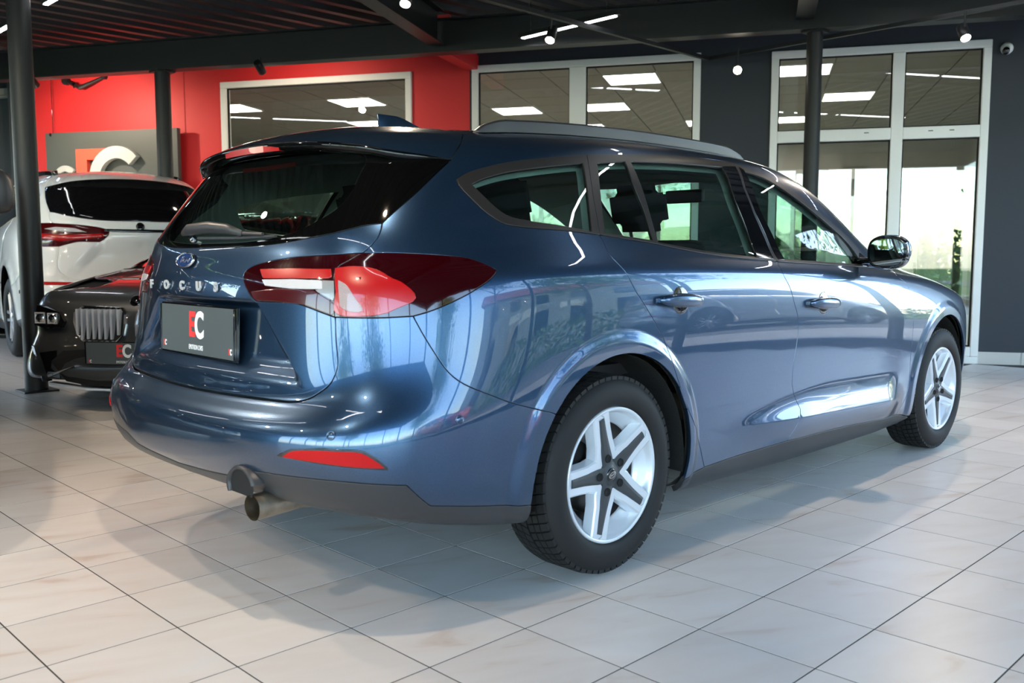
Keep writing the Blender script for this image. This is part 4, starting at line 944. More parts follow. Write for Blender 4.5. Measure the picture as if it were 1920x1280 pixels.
# wiper
def spt(u_,v_,l): p,N=surfpts(np.array([[abs(u_),v_]]),1 if u_>=0 else -1,l); return Vector(p[0])
b=MB(); pts=[spt(u_,v_,l) for u_,v_,l in ((-.62,9.10,.022),(-.45,9.16,.030),(0,9.20,.030),(.4,9.16,.026),(.68,9.06,.018))]
b.tube(pts,[.010,.020,.021,.017,.010],12,sx=.9,sy=.62); w_=b.build('rear_wiper',M['plastic'],car,smooth=True)
b=MB(); b.tube([spt(.6,9.08,.016),spt(1.05,9.03,.014)],[.006,.005],8); b.tube([spt(-.3,9.02,.006),spt(.5,8.99,.006),spt(1.25,9.0,.006)],.005,6); b.build('wiper_blade',M['plastic'],w_)
b=MB(); b.tube([spt(-.42,9.0,.0),spt(-.42,9.02,.016)],.012,12); b.build('washer_nozzle',M['chrome'],w_)
# number plate
def plateframe(tl,tr,br,bl):
    tl,tr,br,bl=map(Vector,(tl,tr,br,bl)); X=((tr-tl)+(br-bl)).normalized(); Z=((tl-bl)+(tr-br)).normalized(); Y=Z.cross(X).normalized(); Z=X.cross(Y)*-1
    Z=Y.cross(X)*-1
    return (tl+tr+br+bl)/4,X,Z
def frameM(c_,X,Z):
    """x along text, y up, z towards the viewer"""
    X=Vector(X).normalized(); Z=Vector(Z).normalized(); Y=X.cross(Z).normalized(); return Matrix.Translation(c_)@Matrix(((X.x,Z.x,Y.x,0),(X.y,Z.y,Y.y,0),(X.z,Z.z,Y.z,0),(0,0,0,1)))
def dealer_plate(parent,Mx,wd=.515,ht=.145):
    b=MB(); b.box(-wd/2-.006,wd/2+.006,-ht/2-.006,ht/2+.006,-.012,-.002,M=Mx,b=.003); ho=b.build('plate_holder',M['gloss_black'],parent)
    b=MB(); b.box(-wd/2,wd/2,-ht/2,ht/2,-.003,.001,M=Mx,b=.001); pl=b.build('number_plate',M['plate'],parent)
    T=Matrix.Translation
    text('plate_letter','E',.105,M['plate_red'],Mx@T((-.026,.014,.0015)),pl,.0008,bold=.004,sx=.85)
    text('plate_letter','C',.112,M['plate_white'],Mx@T((.026,.013,.0022)),pl,.0008,bold=.004,sx=.80)
    text('plate_text','EMOTION CARS',.022,M['plate_white'],Mx@T((0,-.054,.0015)),pl,.0005,sx=.62)
    for s_ in (-1,1):
        text('plate_letter','E',.024,M['plate_red'],Mx@T((s_*(wd/2-.028)-.006,-.052,.0015)),pl,.0005,bold=.001,sx=.7); text('plate_letter','C',.024,M['plate_white'],Mx@T((s_*(wd/2-.028)+.006,-.052,.0018)),pl,.0005,bold=.001,sx=.7)
        b=MB(); b.box(s_*(wd/2)-.004,s_*(wd/2)+.004,-ht/2,ht/2,-.008,.004,M=Mx,b=.002); b.build('plate_clip',M['gloss_black'],pl)
    return pl
dealer_plate(gate,frameM(Vector((-.921,.024,.776)),(-.02,-1,.0),(.03,0,1)),.515,.150)
# badge and lettering
M_b=frameM(Vector((-.899,.126,.992)),(0,-1,0),(.35,0,1))
b=MB(); b.add(*(lambda n=40:([( .062*math.cos(2*math.pi*i/n)*r_,.026*math.sin(2*math.pi*i/n)*r_,z_) for r_,z_ in ((1.,0),(1.0,.004),(.95,.007),(.86,.006),(.84,.004)) for i in range(n)],[(k*n+i,k*n+(i+1)%n,(k+1)*n+(i+1)%n,(k+1)*n+i) for k in range(4) for i in range(n)]))(),M_b)
bd=b.build('badge',M['chrome'],gate,smooth=True); b=MB(); b.add([(.062*.85*math.cos(2*math.pi*i/40),.026*.85*math.sin(2*math.pi*i/40),.0042) for i in range(40)],[tuple(range(40))],M_b); b.build('badge_field',M['badge_blue'],bd,fix=False)
text('badge_script','Ford',.032,M['chrome'],M_b@Matrix.Translation((0,.001,.005)),bd,.0008,shear=.4)
for ch_,(y_,x_) in zip('FOCUS',((.350,-.914),(.234,-.915),(.112,-.919),(-.003,-.920),(-.112,-.919))):
    text('tailgate_letter',ch_,.038,M['letter'],frameM(Vector((x_-.002,y_,.912)),(0,-1,0),(.0,0,1)),gate,.002,bold=.0018,sx=1.15)
# parking sensors
for u_,v_ in ((4.233,3.48),(2.594,3.118)):
    for sd in (1,-1):
        p,n_=frame_at(u_,v_,sd); Mx=Matrix.Translation(p)@n_.to_track_quat('Z','Y').to_matrix().to_4x4()
        b=MB(); b.lathe([(0,.0012),(.0085,.0012),(.0092,.0004),(.0098,.0004),(.0105,.0018),(.0125,.0014),(.013,-.001)],24,Mx); b.build('parking_sensor',blue,rb_,smooth=True)
# exhaust and its surround
b=MB(); pts=[(-1.01,-.462,.328),(-.93,-.455,.330),(-.85,-.44,.328),(-.74,-.42,.305),(-.6,-.38,.28)]
b.tube(pts,[.036,.036,.034,.031,.028],20,caps=False); b.tube([(-1.01,-.462,.328),(-.8,-.44,.328)],[.033,.030],20,caps=False); ex=b.build('exhaust_tip',M['exhaust'],car,smooth=True)
b=MB(); b.lathe([(0,0),(.033,0)],20,Matrix.Translation((-.94,-.456,.330))@Matrix.Rotation(math.radians(90),4,'Y')); b.build('exhaust_bore',M['black'],ex)
b=MB(); V=[]; 
for i in range(17):
    a=math.radians(14+194*i/16)
    for rr,xx in ((.082,-.985),(.078,-1.008),(.070,-1.018),(.062,-1.010),(.060,-.98)): V.append((xx,-.405-rr*math.cos(a)*1.0,.378+rr*math.sin(a)*.72))
b.add(V,[(i*5+j,i*5+j+1,(i+1)*5+j+1,(i+1)*5+j) for i in range(16) for j in range(4)]); b.build('exhaust_surround',M['plastic'],db,smooth=True)
b=MB(); b.add([(-1.008,-.405-.063*math.cos(math.radians(a)),.378+.047*math.sin(math.radians(a))) for a in range(-30,211,10)],[tuple(range(25))]); b.build('exhaust_recess',M['black'],db,fix=False)  # flat black disc painted in for the shade of a recess
# door mirrors
for sd,pr in ((1,fd[0]),(-1,fd[1])):
    b=MB(); bm=bmesh.new(); bmesh.ops.create_uvsphere(bm,u_segments=32,v_segments=18,radius=1)
    for v in bm.verts:
        x,y,z=v.co; sx=x if x>0 else max(x,-.32)
        yy=math.copysign(abs(y)**.7,y); zz=math.copysign(abs(z)**.75,z)
        v.co=(sx*.080,yy*.088,zz*.074)
    Mx=Matrix.Translation((1.81,-.965*sd,1.022))@Matrix.Rotation(math.radians(4*sd),4,'Z'); b.bm(bm,Mx); mo=soften(b.build('door_mirror',M['gloss_black'],pr),50)
    b=MB(); n=36; V=[]; 
    for i in range(n):
        a=2*math.pi*i/n; cy=math.copysign(abs(math.cos(a))**.62,math.cos(a)); cz=math.copysign(abs(math.sin(a))**.62,math.sin(a)); V.append((-.0270,cy*.072,cz*.058))
    b.add(V,[tuple(range(n))],Mx); b.build('mirror_glass',M['mirror'],mo,fix=False)
    b=MB(); bm=bmesh.new(); bmesh.ops.create_uvsphere(bm,u_segments=28,v_segments=14,radius=1)
    for v in bm.verts:
        x,y,z=v.co; v.co=(max(x,-.05)*.085,math.copysign(abs(y)**.7,y)*.092,z*.070+.007)
    b.bm(bm,Mx@Matrix.Translation((.004,0,0))); soften(b.build('mirror_cap',blue,mo),50)
    b=MB(); b.tube([(1.83,-.80*sd,.985),(1.83,-.88*sd,.985),(1.825,-.94*sd,1.0)],[.03,.022,.03],14,sx=.6); b.build('mirror_arm',M['gloss_black'],mo,smooth=True)
# interior
def seat(x,y,parent,bench=False):
    wd=.26 if not bench else .62
    b=MB(); b.box(x-.25,x+.27,y-wd,y+wd,.42,.56,b=.05); s_=b.build('front_seat' if not bench else 'rear_bench',M['seat'],parent,smooth=True)
    b=MB(); Mx=Matrix.Translation((x-.27,y,.52))@Matrix.Rotation(math.radians(-14),4,'Y'); b.box(-.07,.07,-wd,wd,0,.56,M=Mx,b=.045); b.build('seat_back',M['seat'],s_,smooth=True)
    for yy in ((0,) if not bench else (-.40,0,.40)):
        b=MB(); bm=bmesh.new(); bmesh.ops.create_cube(bm,size=1); bmesh.ops.scale(bm,vec=(.11,.27,.19),verts=bm.verts); bmesh.ops.bevel(bm,geom=bm.edges[:],offset=.045,segments=3,affect='EDGES')
        b.bm(bm,Mx@Matrix.Translation((-.005,yy,.70))); b.tube([Mx@Vector((0,yy-.06,.54)),Mx@Vector((0,yy-.06,.66))],.007,8); b.tube([Mx@Vector((0,yy+.06,.54)),Mx@Vector((0,yy+.06,.66))],.007,8)
        b.build('head_rest',M['seat'],s_,smooth=True)
seat(1.22,-.38,car); seat(1.22,.38,car); seat(.42,0,car,True)
b=MB(); b.box(1.82,2.35,-.74,.74,.62,.93,b=.08); b.build('dashboard',M['dash'],car,smooth=True)
b=MB(); Mx=Matrix.Translation((1.62,.38,.92))@Matrix.Rotation(math.radians(-65),4,'Y'); b.lathe([(.185+.014*math.cos(a),.014*math.sin(a)) for a in np.linspace(0,2*math.pi,9)[:-1]],36,Mx,close=True); b.box(-.17,.17,-.018,.018,-.01,.01,M=Mx); b.box(-.06,.06,-.06,.06,-.02,.02,M=Mx,b=.015); b.build('steering_wheel',M['dash'],car,smooth=True)
b=MB(); b.box(1.63,1.66,-.11,.11,1.27,1.335,b=.01); b.build('rear_view_mirror',M['dash'],car)
# ---- wheels
def wheel(name,parent,x,y,a0,side=1,sil='wheel_silver',R=.318,W=.205,cap=True):
    e=bpy.data.objects.new(name,None); COL.objects.link(e); e.parent=parent
    # local frame: z outwards
    Mx=Matrix.Translation((x,y,R))@Matrix.Rotation(math.radians(90 if side>0 else -90),4,'X')
    # x fwd, y up(local) for the right side: rot +90 about X maps y->z, z->-y
    hw=W/2; b=MB()
    b.lathe([(.213,hw-.030),(.219,hw-.012),(.226,hw-.006),(.240,hw-.001),(.262,hw),(.283,hw-.006),(.298,hw-.016),(.307,hw-.026),(.307,hw-.036),(.3075,0),(.307,-hw+.036),(.298,-hw+.016),(.262,-hw),(.226,-hw+.006),(.213,-hw+.03)],88,Mx)
    b.build('tyre',M['rubber'],e,smooth=True)
    tb=MB(); N=64
    for i in range(N):
        a=2*math.pi*i/N; da=2*math.pi/N
        cols=[(hw-.020,hw-.046,-.30),(hw-.050,hw-.072,.15),(hw-.076,hw-.0985,.55),(-hw+.0985,-hw+.076,.55),(-hw+.072,-hw+.050,.15),(-hw+.046,-hw+.020,-.30)]
        for c_,(z0,z1,sk) in enumerate(cols):
            v=[];zm=(abs(z0)+abs(z1))/2
            for z in (z0,z1):
                sh=(hw-abs(z))*9.0*da*1.0+ (0 if z>0 else .5*da)
                edge=max(0,abs(z)-(hw-.036)); ro=R-.0002-edge*edge*18
                for aa in (a+sh,a+sh+da*.80):
                    for r_ in (.305 if edge==0 else .300,ro): v.append((r_*math.cos(aa),r_*math.sin(aa),z))
            tb.add(v,[(0,1,3,2),(4,6,7,5),(0,4,5,1),(2,3,7,6),(1,5,7,3)],Mx)
    t_=tb.build('tread_blocks',M['rubber'],e); t_['kind']='stuff'
    # rim barrel and brake
    b=MB(); b.lathe([(.215,hw-.022),(.208,hw-.03),(.200,hw-.06),(.195,-.04),(.05,-.05),(0,-.05)],48,Mx); b.build('rim',M['steel'],e,smooth=True)
    b=MB(); b.lathe([(.06,.0),(.135,.0),(.137,-.004),(.137,-.020),(.06,-.02)],48,Mx); b.build('brake_disc',M['steel'],e,smooth=True)
    b=MB(); Mc=Mx@Matrix.Rotation(math.radians(150),4,'Z'); b.box(.085,.155,-.06,.06,-.04,.022,M=Mc,b=.01); b.build('brake_caliper',M['black'],e)
    z0=hw-.016
    # trim ring
    b=MB(); b.lathe([(.217,z0-.02),(.2165,z0+.004),(.213,z0+.007),(.205,z0+.003),(.202,z0-.004),(.192,z0-.030),(.166,z0-.042),(.163,z0-.050)],80,Mx); cp=b.build('hubcap',M[sil],e,smooth=True)
    b=MB()
    for k in range(5):   # webs either side of each opening
        am=math.radians(a0+72*k+36)
        for s_ in (-1,1):
            for t0,t1 in ((0,1),):
                pass
    # spokes
    for k in range(5):
        a=math.radians(a0+72*k); Ms=Mx@Matrix.Rotation(a,4,'Z'); b=MB()
        #            r,  half width outer, groove half width
        st=[(.052,.046,.030,z0-.010),(.075,.051,.024,z0-.008),(.11,.043,.0185,z0-.004),(.15,.041,.0160,z0-.001),(.185,.040,.0145,z0+.003),(.196,.040,.0140,z0+.004),(.207,.042,.0,z0+.004)]
        V=[];
        for r_,ho,hg,zz in st:
            V+=[(r_,-ho-.007,zz-.034),(r_,-ho,zz-.004),(r_,-ho+.005,zz),(r_,-hg,zz-.001),(r_,-hg+.002,zz-.006),(r_,hg-.002,zz-.006),(r_,hg,zz-.001),(r_,ho-.005,zz),(r_,ho,zz-.004),(r_,ho+.007,zz-.034)]
        m=10
        b.add(V,[(i*m+j,i*m+j+1,(i+1)*m+j+1,(i+1)*m+j) for i in range(len(st)-1) for j in range(m-1)]+[tuple((len(st)-1)*m+j for j in range(m))],Ms)
        sp_=soften(b.build('spoke',M[sil],cp),28)
        b=MB(); V=[]
        for r_,hg,zz in ((.030,.026,z0-.008),(.06,.0245,z0-.0075),(.09,.0205,z0-.0055),(.13,.0165,z0-.003),(.17,.0145,z0-.0005),(.190,.0135,z0+.001)):
            V+=[(r_,-hg,zz),(r_,-hg*.45,zz+.0022),(r_,hg*.45,zz+.0022),(r_,hg,zz),(r_,hg,zz-.01),(r_,-hg,zz-.01)]
        b.add(V,[(i*6+j,i*6+(j+1)%6,(i+1)*6+(j+1)%6,(i+1)*6+j) for i in range(5) for j in range(6)]+[tuple(range(6)),tuple(30+j for j in range(6))],Ms)
        b.build('spoke_insert',M['wheel_dark'],cp)
        b=MB(); b.lathe([(0,z0-.0045),(.0105,z0-.0045),(.0115,z0-.001),(.0125,z0-.0005),(.0135,z0-.004)],20,Ms@Matrix.Translation((.056,0,0))); b.build('wheel_nut',M['black'],cp,smooth=True)
        # web at the valley between spokes
        Mv=Mx@Matrix.Rotation(a+math.radians(36),4,'Z'); b=MB()
        b.add([(.050,-.030,z0-.010),(.050,.030,z0-.010),(.088,.046,z0-.008),(.076,0,z0-.009),(.088,-.046,z0-.008),(.098,.050,z0-.045),(.086,0,z0-.046),(.098,-.050,z0-.045)],[(0,1,2,3),(0,3,4),(3,2,5,6),(4,3,6,7)],Mv)
        soften(b.build('valley_web',M[sil],cp),30)
        b=MB(); b.add([(.158,-.075,z0-.044),(.168,-.030,z0-.046),(.168,.030,z0-.046),(.158,.075,z0-.044),(.202,.062,z0-.006),(.21,0,z0-.004),(.202,-.062,z0-.006),(.118,.060,z0-.046),(.118,-.060,z0-.046),(.150,.089,z0-.03),(.150,-.089,z0-.03)],[(0,1,5,6),(1,2,5),(2,3,4,5)],Mv); soften(b.build('rim_web',M[sil],cp),60)
    b=MB(); b.lathe([(0,z0-.003),(.024,z0-.003),(.026,z0-.006),(.036,z0-.0055),(.046,z0-.010),(.05,z0-.02)],40,Mx); b.build('hub_plate',M['wheel_dark'],cp,smooth=True)
    b=MB(); b.lathe([(0,z0+.001),(.017,z0+.0005),(.0215,z0-.001),(.0225,z0-.005)],32,Mx); hb_=b.build('centre_cap',M['gloss_black'],cp,smooth=True)
    Mo=Mx@Matrix.Translation((0,0,z0+.001)); b=MB(); n=32
    b.add([(.0165*r_*math.cos(2*math.pi*i/n),.0085*r_*math.sin(2*math.pi*i/n),z_) for r_,z_ in ((1.,0),(1.,.001),(.86,.001),(.86,0)) for i in range(n)],[(k*n+i,k*n+(i+1)%n,(k+1)*n+(i+1)%n,(k+1)*n+i) for k in range(3) for i in range(n)],Mo@Matrix.Rotation(math.radians(20),4,'Z')); b.build('cap_oval',M['chrome'],hb_)
    if side>0: text('cap_script','Ford',.011,M['chrome'],Mo@Matrix.Rotation(math.radians(20),4,'Z'),hb_,.0004,shear=.3)
    return e
wheel('wheel',car,.006,-.795,107); wheel('wheel',car,WB,-.795,-92); wheel('wheel',car,.006,.795,40,-1); wheel('wheel',car,WB,.795,10,-1)
# ================================================================ other cars (coarser skins over the same kind of body surface)
def simple_wheel(parent,x,y,R,side,mt='wheel_silver',n=5):
    e=bpy.data.objects.new('wheel',None); COL.objects.link(e); e.parent=parent
    Mx=Matrix.Translation((x,y,R))@Matrix.Rotation(math.radians(90 if side>0 else -90),4,'X'); r=R
    b=MB(); b.lathe([(r*.66,.10),(r*.72,.115),(r*.86,.118),(r*.96,.10),(r,.07),(r,-.07),(r*.96,-.1),(r*.66,-.1)],48,Mx); b.build('tyre',M['rubber'],e,smooth=True)
    b=MB(); b.lathe([(r*.66,.10),(r*.63,.11),(r*.60,.07),(r*.58,-.03),(0,-.03)],40,Mx); b.build('rim',M['black'],e,smooth=True)
    for k in range(n):
        b=MB(); Ms=Mx@Matrix.Rotation(2*math.pi*k/n,4,'Z')
        for s_ in (-1,1): b.box(.03,r*.63,-.014+s_*.03,.014+s_*.03,.075,.10,M=Ms@Matrix.Rotation(s_*.05,4,'Z'),b=.004)
        b.build('spoke',M[mt],e)
    b=MB(); b.lathe([(0,.105),(.04,.104),(.06,.095)],24,Mx); b.build('hub',M[mt],e,smooth=True)
def scaled(sx,sy,sz,fn=None,x0=0):
    def f(P):
        Q=P.copy(); Q[:,0]=x0+P[:,0]*sx; Q[:,1]*=sy; Q[:,2]*=sz
        return fn(Q) if fn else Q
    return f
ARCH=[[('arch_r',0,19),[(5.0,.5),(6.77,.5),CH['arch_r'][0]]]]
def body_low(e,name,paint,xf,win=True,h=.05,rear_detail=False):
    """painted skin, dark glass and arches of a parked car; keeps door, lamp and bumper pieces apart"""
    K=dict(xf=xf,h=h,hb=.04,depth=.01)
    both('rear_quarter',[[(0,8.75)] if False else ('-glass_low',0,9),'gate_seam_up','lamp_top'] if False else ['rail','apil',[(10.72,8.87),(10.387,8.772)],'-belt_x','-dlo_top','-dlo_bot_rear','door_r',[(7.022,1.583),(6.773,1.39)],('arch_r',0,15),[(5.27,3.40)],'-bump_seam','-lamp_bot','-lamp_top','-gate_seam_up','-glass_side','-spoiler_side'],paint,e,**K)
    r=both('rear_door',['door_r','sill_r','-door_m3','-door_m2','-door_m','-belt_r'],paint,e,**K)
    f=both('front_door',['door_m','door_m2','door_m3','sill_f','-door_f','-belt_x','-belt_f'],paint,e,**K)
    both('fender',[[(10.72,8.87),(10.387,8.772)],'door_f',[(10.001,1.486),(10.3,1.2)],('-arch_f',0,20),[(11.874,1.303),(12.2,1.3)],'fend_front',[(12.45,6.3),(12.42,7.9)],('-hood_edge',0,3)],paint,e,**K)
    both('window_glass',['dlo_top','-belt_f','-belt_r','dlo_bot_rear'],M['gloss_black'],e,lift=-.004,xf=xf,h=.08,hb=.05,depth=0)
    panel('hood',['hood_edge','hood_front',[(15,7.63),(15,8.95)],[(15,8.95),(13,8.95),(11.5,9.0),(10.72,8.87)]],paint,e,centre=True,**K)
    panel('windshield',[('apil',0,4),[(10.6,9.3),(11.5,9.25),(13,9.2),(15,9.25)],[(15,9.25),(15,12.8)],'-header'],M['gloss_black'],e,centre=True,lift=-.004,xf=xf,h=.1,hb=.05,depth=0)
    panel('cowl',[[(10.6,9.28),(10.72,8.87),(11.5,9.0),(13,8.95),(15,8.95)],[(15,8.95),(15,9.25)],[(15,9.25),(13,9.2),(11.5,9.25),(10.6,9.3)]],M['plastic'],e,centre=True,lift=-.01,xf=xf,h=.1,hb=.05,depth=0)
    panel('roof',['spoiler_front','rail','header',[(15,12.8),(15,14)],[(15,14),(0,14)],[(0,14),(0,13.1)]],paint,e,centre=True,xf=xf,h=.09,hb=.05,depth=.01)
    panel('front_bumper',['fend_front',[(12.45,6.3),(13,6.35),(13.9,6.8),(13.9,7.3),(13.4,7.7),(14,7.65),(15,7.63)],[(15,7.63),(15,.8)],[(15,.8),(12.2,.8)],[(12.2,.8),(12.2,1.3)]],paint,e,centre=True,**K)
    both('side_sill',['sill_r','sill_f',[(10.001,1.486),(10.3,1.15)],[(10.3,1.15),(10.2,.3),(7,.3),(6.772,.62)],[(6.772,.62),(6.773,1.39),(7.022,1.583)]],M['plastic'],e,xf=xf,h=.08,hb=.04,depth=.01)
    return K
def rear_end(e,paint,xf,K,lamps=True):
    panel('rear_bumper',[[(0,4.15)],'-gate_seam_low','-lamp_bot2','bump_seam',('arch_r',15,18),[(5.05,1.9),(5.045,1.7)],'-black4','-black3','-black2','-black',[(0,1.5),(0,4.15)]],paint,e,centre=True,**K)
    panel('rear_diffuser',['black','black2','black3','black4',[(5.045,1.7),(5.03,.5)],[(5.03,.5),(0,.42)],[(0,.42),(0,1.5)]],M['plastic'],e,centre=True,**K)
    panel('tailgate',[[(0,8.745)],'-glass_low','gate_seam_up','-lamp_in2','-lamp_in','gate_seam_low',[(0,4.15),(0,8.745)]],paint,e,centre=True,**K)
    panel('rear_window',[[(0,11.53)],'-spoiler_low','glass_side','glass_low',[(0,8.745),(0,11.53)]],M['gloss_black'],e,centre=True,**K)
    panel('spoiler',['spoiler_front','spoiler_side','spoiler_low',[(0,11.53),(0,13.1)]],paint,e,centre=True,lift=splift,xf=xf,h=.05,hb=.04,depth=0)
def underpan(e,xf,wheels,L0=-.8,L1=3.2):
    P=xf(np.array([[L0,-.66,.20],[L1,.66,.30]])); b=MB(); b.box(P[0,0],P[1,0],P[0,1],P[1,1],P[0,2],P[1,2],b=.02); b.build('underbody',M['liner'],e)
    both('inner_shell',[[(0,.4),(15,.4)],[(15,.4),(15,8.9)],[(15,8.9),(10.7,8.7),(9.5,8.25),(7.9,8.0),(6,8.6),(5,8.7),(4,8.6),(2.9,8.9),(0,8.55)],[(0,8.55),(0,.4)]],M['liner'],e,h=.15,gap=0,lift=-.03,depth=0,hb=.08,xf=xf,holes=[[('arch_r',0,19),[(5.0,.9),(6.75,.9),CH['arch_r'][0]]],[('arch_f',0,20),[(10.33,.9),(11.9,.9),CH['arch_f'][0]]]],hgap=.004)
    for x,y,sd in wheels:
        b=MB(); n=14; pr=[]
        for i in range(n+1):
            a=math.radians(-18+216*i/n)
            for yy,r in ((-.86,.384),(-.55,.40),(-.50,.30)): pr.append((x+r*math.cos(a),yy*sd,.318+r*math.sin(a)))
        b.add(xf(np.array(pr)).tolist(),[(i*3+j,i*3+j+1,(i+1)*3+j+1,(i+1)*3+j) for i in range(n) for j in range(2)]); b.build('arch_liner',M['liner'],e,smooth=True)
# --- white suv, seen from behind its left rear corner
SUVP=(1.488, 6.225, 0); SUVH=math.radians(82)
def suvshape(Q):
    P=Q.copy(); z=Q[:,2]
    # steeper, taller tail
    t=np.clip((z-1.15)/.55,0,1); P[:,0]-=t*.16*np.clip((.2-Q[:,0])/.6,0,1)
    return P
e=suv=empty('parked_suv',SUVP,SUVH,'white suv with black rear window and wide red tail lamps, parked behind the grey saloon','car')
xs=scaled(1.12,1.14,1.30,suvshape,x0=1.0)
K=body_low(e,'suv',M['white_car'],xs); rear_end(e,M['white_car'],xs,K)
KX=dict(xf=xs,h=.05,hb=.03,depth=.01)
both('tail_lamp',['lamp_in','lamp_in2','lamp_top','lamp_bot','lamp_bot2'],M['lamp_deep'],e,lift=.004,**KX)
both('tail_lamp_strip',[[(1.0,7.02),(2.4,6.62),(4.2,6.75),(4.35,7.0),(2.4,7.1),(1.0,7.35),(1.0,7.02)]],M['lamp_red'],e,lift=.010,**KX)
both('reverse_light',[[(1.5,7.45),(2.3,7.35),(3.1,7.5),(2.6,7.8),(1.9,7.8),(1.5,7.45)]],M['lamp_white'],e,lift=.010,**KX)
panel('tailgate_strip',[[(0,7.5),(1.0,7.55),(1.0,7.85),(0,7.85)],[(0,7.85),(0,7.5)]],M['gloss_black'],e,centre=True,lift=.006,**KX)
both('bumper_reflector',[[(1.5,3.35),(3.2,3.4),(3.4,3.75),(1.5,3.6),(1.5,3.35)]],M['reflector'],e,lift=.006,**KX)
both('roof_rail',[[(4.4,12.2),(9.4,12.3),(9.4,12.62),(4.4,12.5),(4.4,12.2)]],M['gloss_black'],e,lift=.03,xf=xs,h=.08,hb=.05,depth=.04)
both('bumper_vent',[[(3.5,3.0),(4.5,2.9),(4.5,3.12),(3.5,3.25),(3.5,3.0)]],M['gloss_black'],e,lift=.005,**KX)
wr=[(.006,0,1),(WB,0,1),(.006,0,-1),(WB,0,-1)]; underpan(e,xs,wr)
for x,_,sd in wr: simple_wheel(e,1.0+x*1.12,-.80*1.14*sd,.40,sd)
b=MB(); n=24; P,N=surfpts(np.array([[0.0,8.2]]),1,0); P=xs(P)[0]; Mx=frameM(Vector(P),(0,-1,0),(.3,0,1)); b.lathe([(0,.010),(.034,.010),(.040,.006),(.042,-.01)],24,Mx); b.build('round_badge',M['gloss_black'],e,smooth=True)
# --- dark grey saloon facing the viewer
def salshape(Q):
    P=Q.copy(); nf=np.clip((Q[:,0]+1.2)/.8,0,1); P[:,0]+=.20*np.clip(np.abs(Q[:,1])/.86,0,1)**2.2*nf; lw=np.clip((.5-Q[:,2])/.3,0,1); P[:,1]*=1+.13*lw*nf; P[:,0]+=.10*lw*nf; return P
xg=scaled(.97,1.0,.965,salshape,x0=-3.52)
e=sal=empty('parked_saloon',(0.144, 3.168, 0),math.radians(216),'dark grey saloon with chrome ribbed twin grille facing the camera at left','car')
K=body_low(e,'saloon',M['grey_car'],xg,h=.035); rear_end(e,M['grey_car'],xg,K)
KG=dict(xf=xg,h=.03,hb=.02,depth=.008)
def fp(y,z,out=0.):
    """point on the nose of the saloon (local frame) at half width y, height z"""
    key=(y,z)
    uu,vv=np.meshgrid(np.linspace(12.2,15,90),np.linspace(.6,8.6,160)); P=xg(S(uu,vv).reshape(-1,3)); 
    i=np.argmin((np.abs(P[:,1])-abs(y))**2+(P[:,2]-z)**2); p=P[i].copy(); return Vector((p[0]+out,y,z))
for s_ in (1,-1):
    # kidney: chrome surround, black well, eight bars
    def kid(t,sc_=1.):
        pts=[(.03,.0),(.035,.07),(.07,.105),(.36,.115),(.415,.07),(.41,.01),(.375,-.075),(.32,-.115),(.08,-.115),(.04,-.075)]
        cx,cz=.22,0
        return [((cx+(a-cx)*sc_),(cz+(z_-cz)*sc_)) for a,z_ in pts]
    zc_=.575; outer=kid(0,1.); inner=kid(0,.90); b=MB(); X0=[]
    def pos(a,z_,o): p=fp(a*s_,zc_+z_); return (p.x+o,a*s_,zc_+z_)
    n=len(outer); V=[pos(a,z_,.018) for a,z_ in outer]+[pos(a,z_,.030) for a,z_ in kid(0,.96)]+[pos(a,z_,.012) for a,z_ in inner]+[pos(a,z_,-.02) for a,z_ in outer]
    b.add(V,[(k*n+i,k*n+(i+1)%n,(k+1)*n+(i+1)%n,(k+1)*n+i) for k in range(2) for i in range(n)]+[(i,(i+1)%n,3*n+(i+1)%n,3*n+i) for i in range(n)]); kf=b.build('grille_surround',M['chrome'],e)
    b=MB(); b.add([pos(a,z_,.011) for a,z_ in inner],[tuple(range(n))]); b.build('grille_well',M['black'],kf,fix=False)
    for q in range(8):
        a=.075+q*.042; lo_=-.098 if .09<a<.33 else -.07; hi_=.094; b=MB()
        p0=fp(a*s_,zc_+lo_); p1=fp(a*s_,zc_+hi_); x_=max(p0.x,p1.x)
        b.box(min(p0.x,p1.x)-.02,x_+.026,a*s_-.0075,a*s_+.0075,zc_+lo_,zc_+hi_,b=.003); b.build('grille_bar',M['wheel_silver'],kf)
    # headlight
    hl=[(.47,.0),(.52,.060),(.66,.100),(.76,.10),(.80,.05),(.77,-.03),(.62,-.05),(.49,-.04)]
    b=MB(); V=[(fp(a*s_,.585+z_).x+.030,a*s_,.585+z_) for a,z_ in hl]+[(fp(a*s_,.585+z_).x-.03,a*s_,.585+z_) for a,z_ in hl]; n=len(hl)
    b.add(V,[tuple(range(n))]+[(i,(i+1)%n,n+(i+1)%n,n+i) for i in range(n)]); hd=b.build('headlight',M['gloss_black'],e)
    for a,r_ in ((.565,.030),(.680,.032)):
        p=fp(a*s_,.61); b=MB(); Mx=Matrix.Translation((p.x+.036,a*s_,.604))@Matrix.Rotation(math.radians(90),4,'Y')@Matrix.Rotation(math.radians(45),4,'Z')
        b.lathe([(r_+.020,-.005),(r_+.020,.004),(r_+.012,.006),(r_+.008,.0)],4,Mx); b.build('lamp_ring',M['letter'],hd); b=MB(); b.lathe([(0,.014),(r_*.7,.010),(r_*1.05,0)],20,Mx); b.build('lamp_lens',M['mirror'],hd,smooth=True)
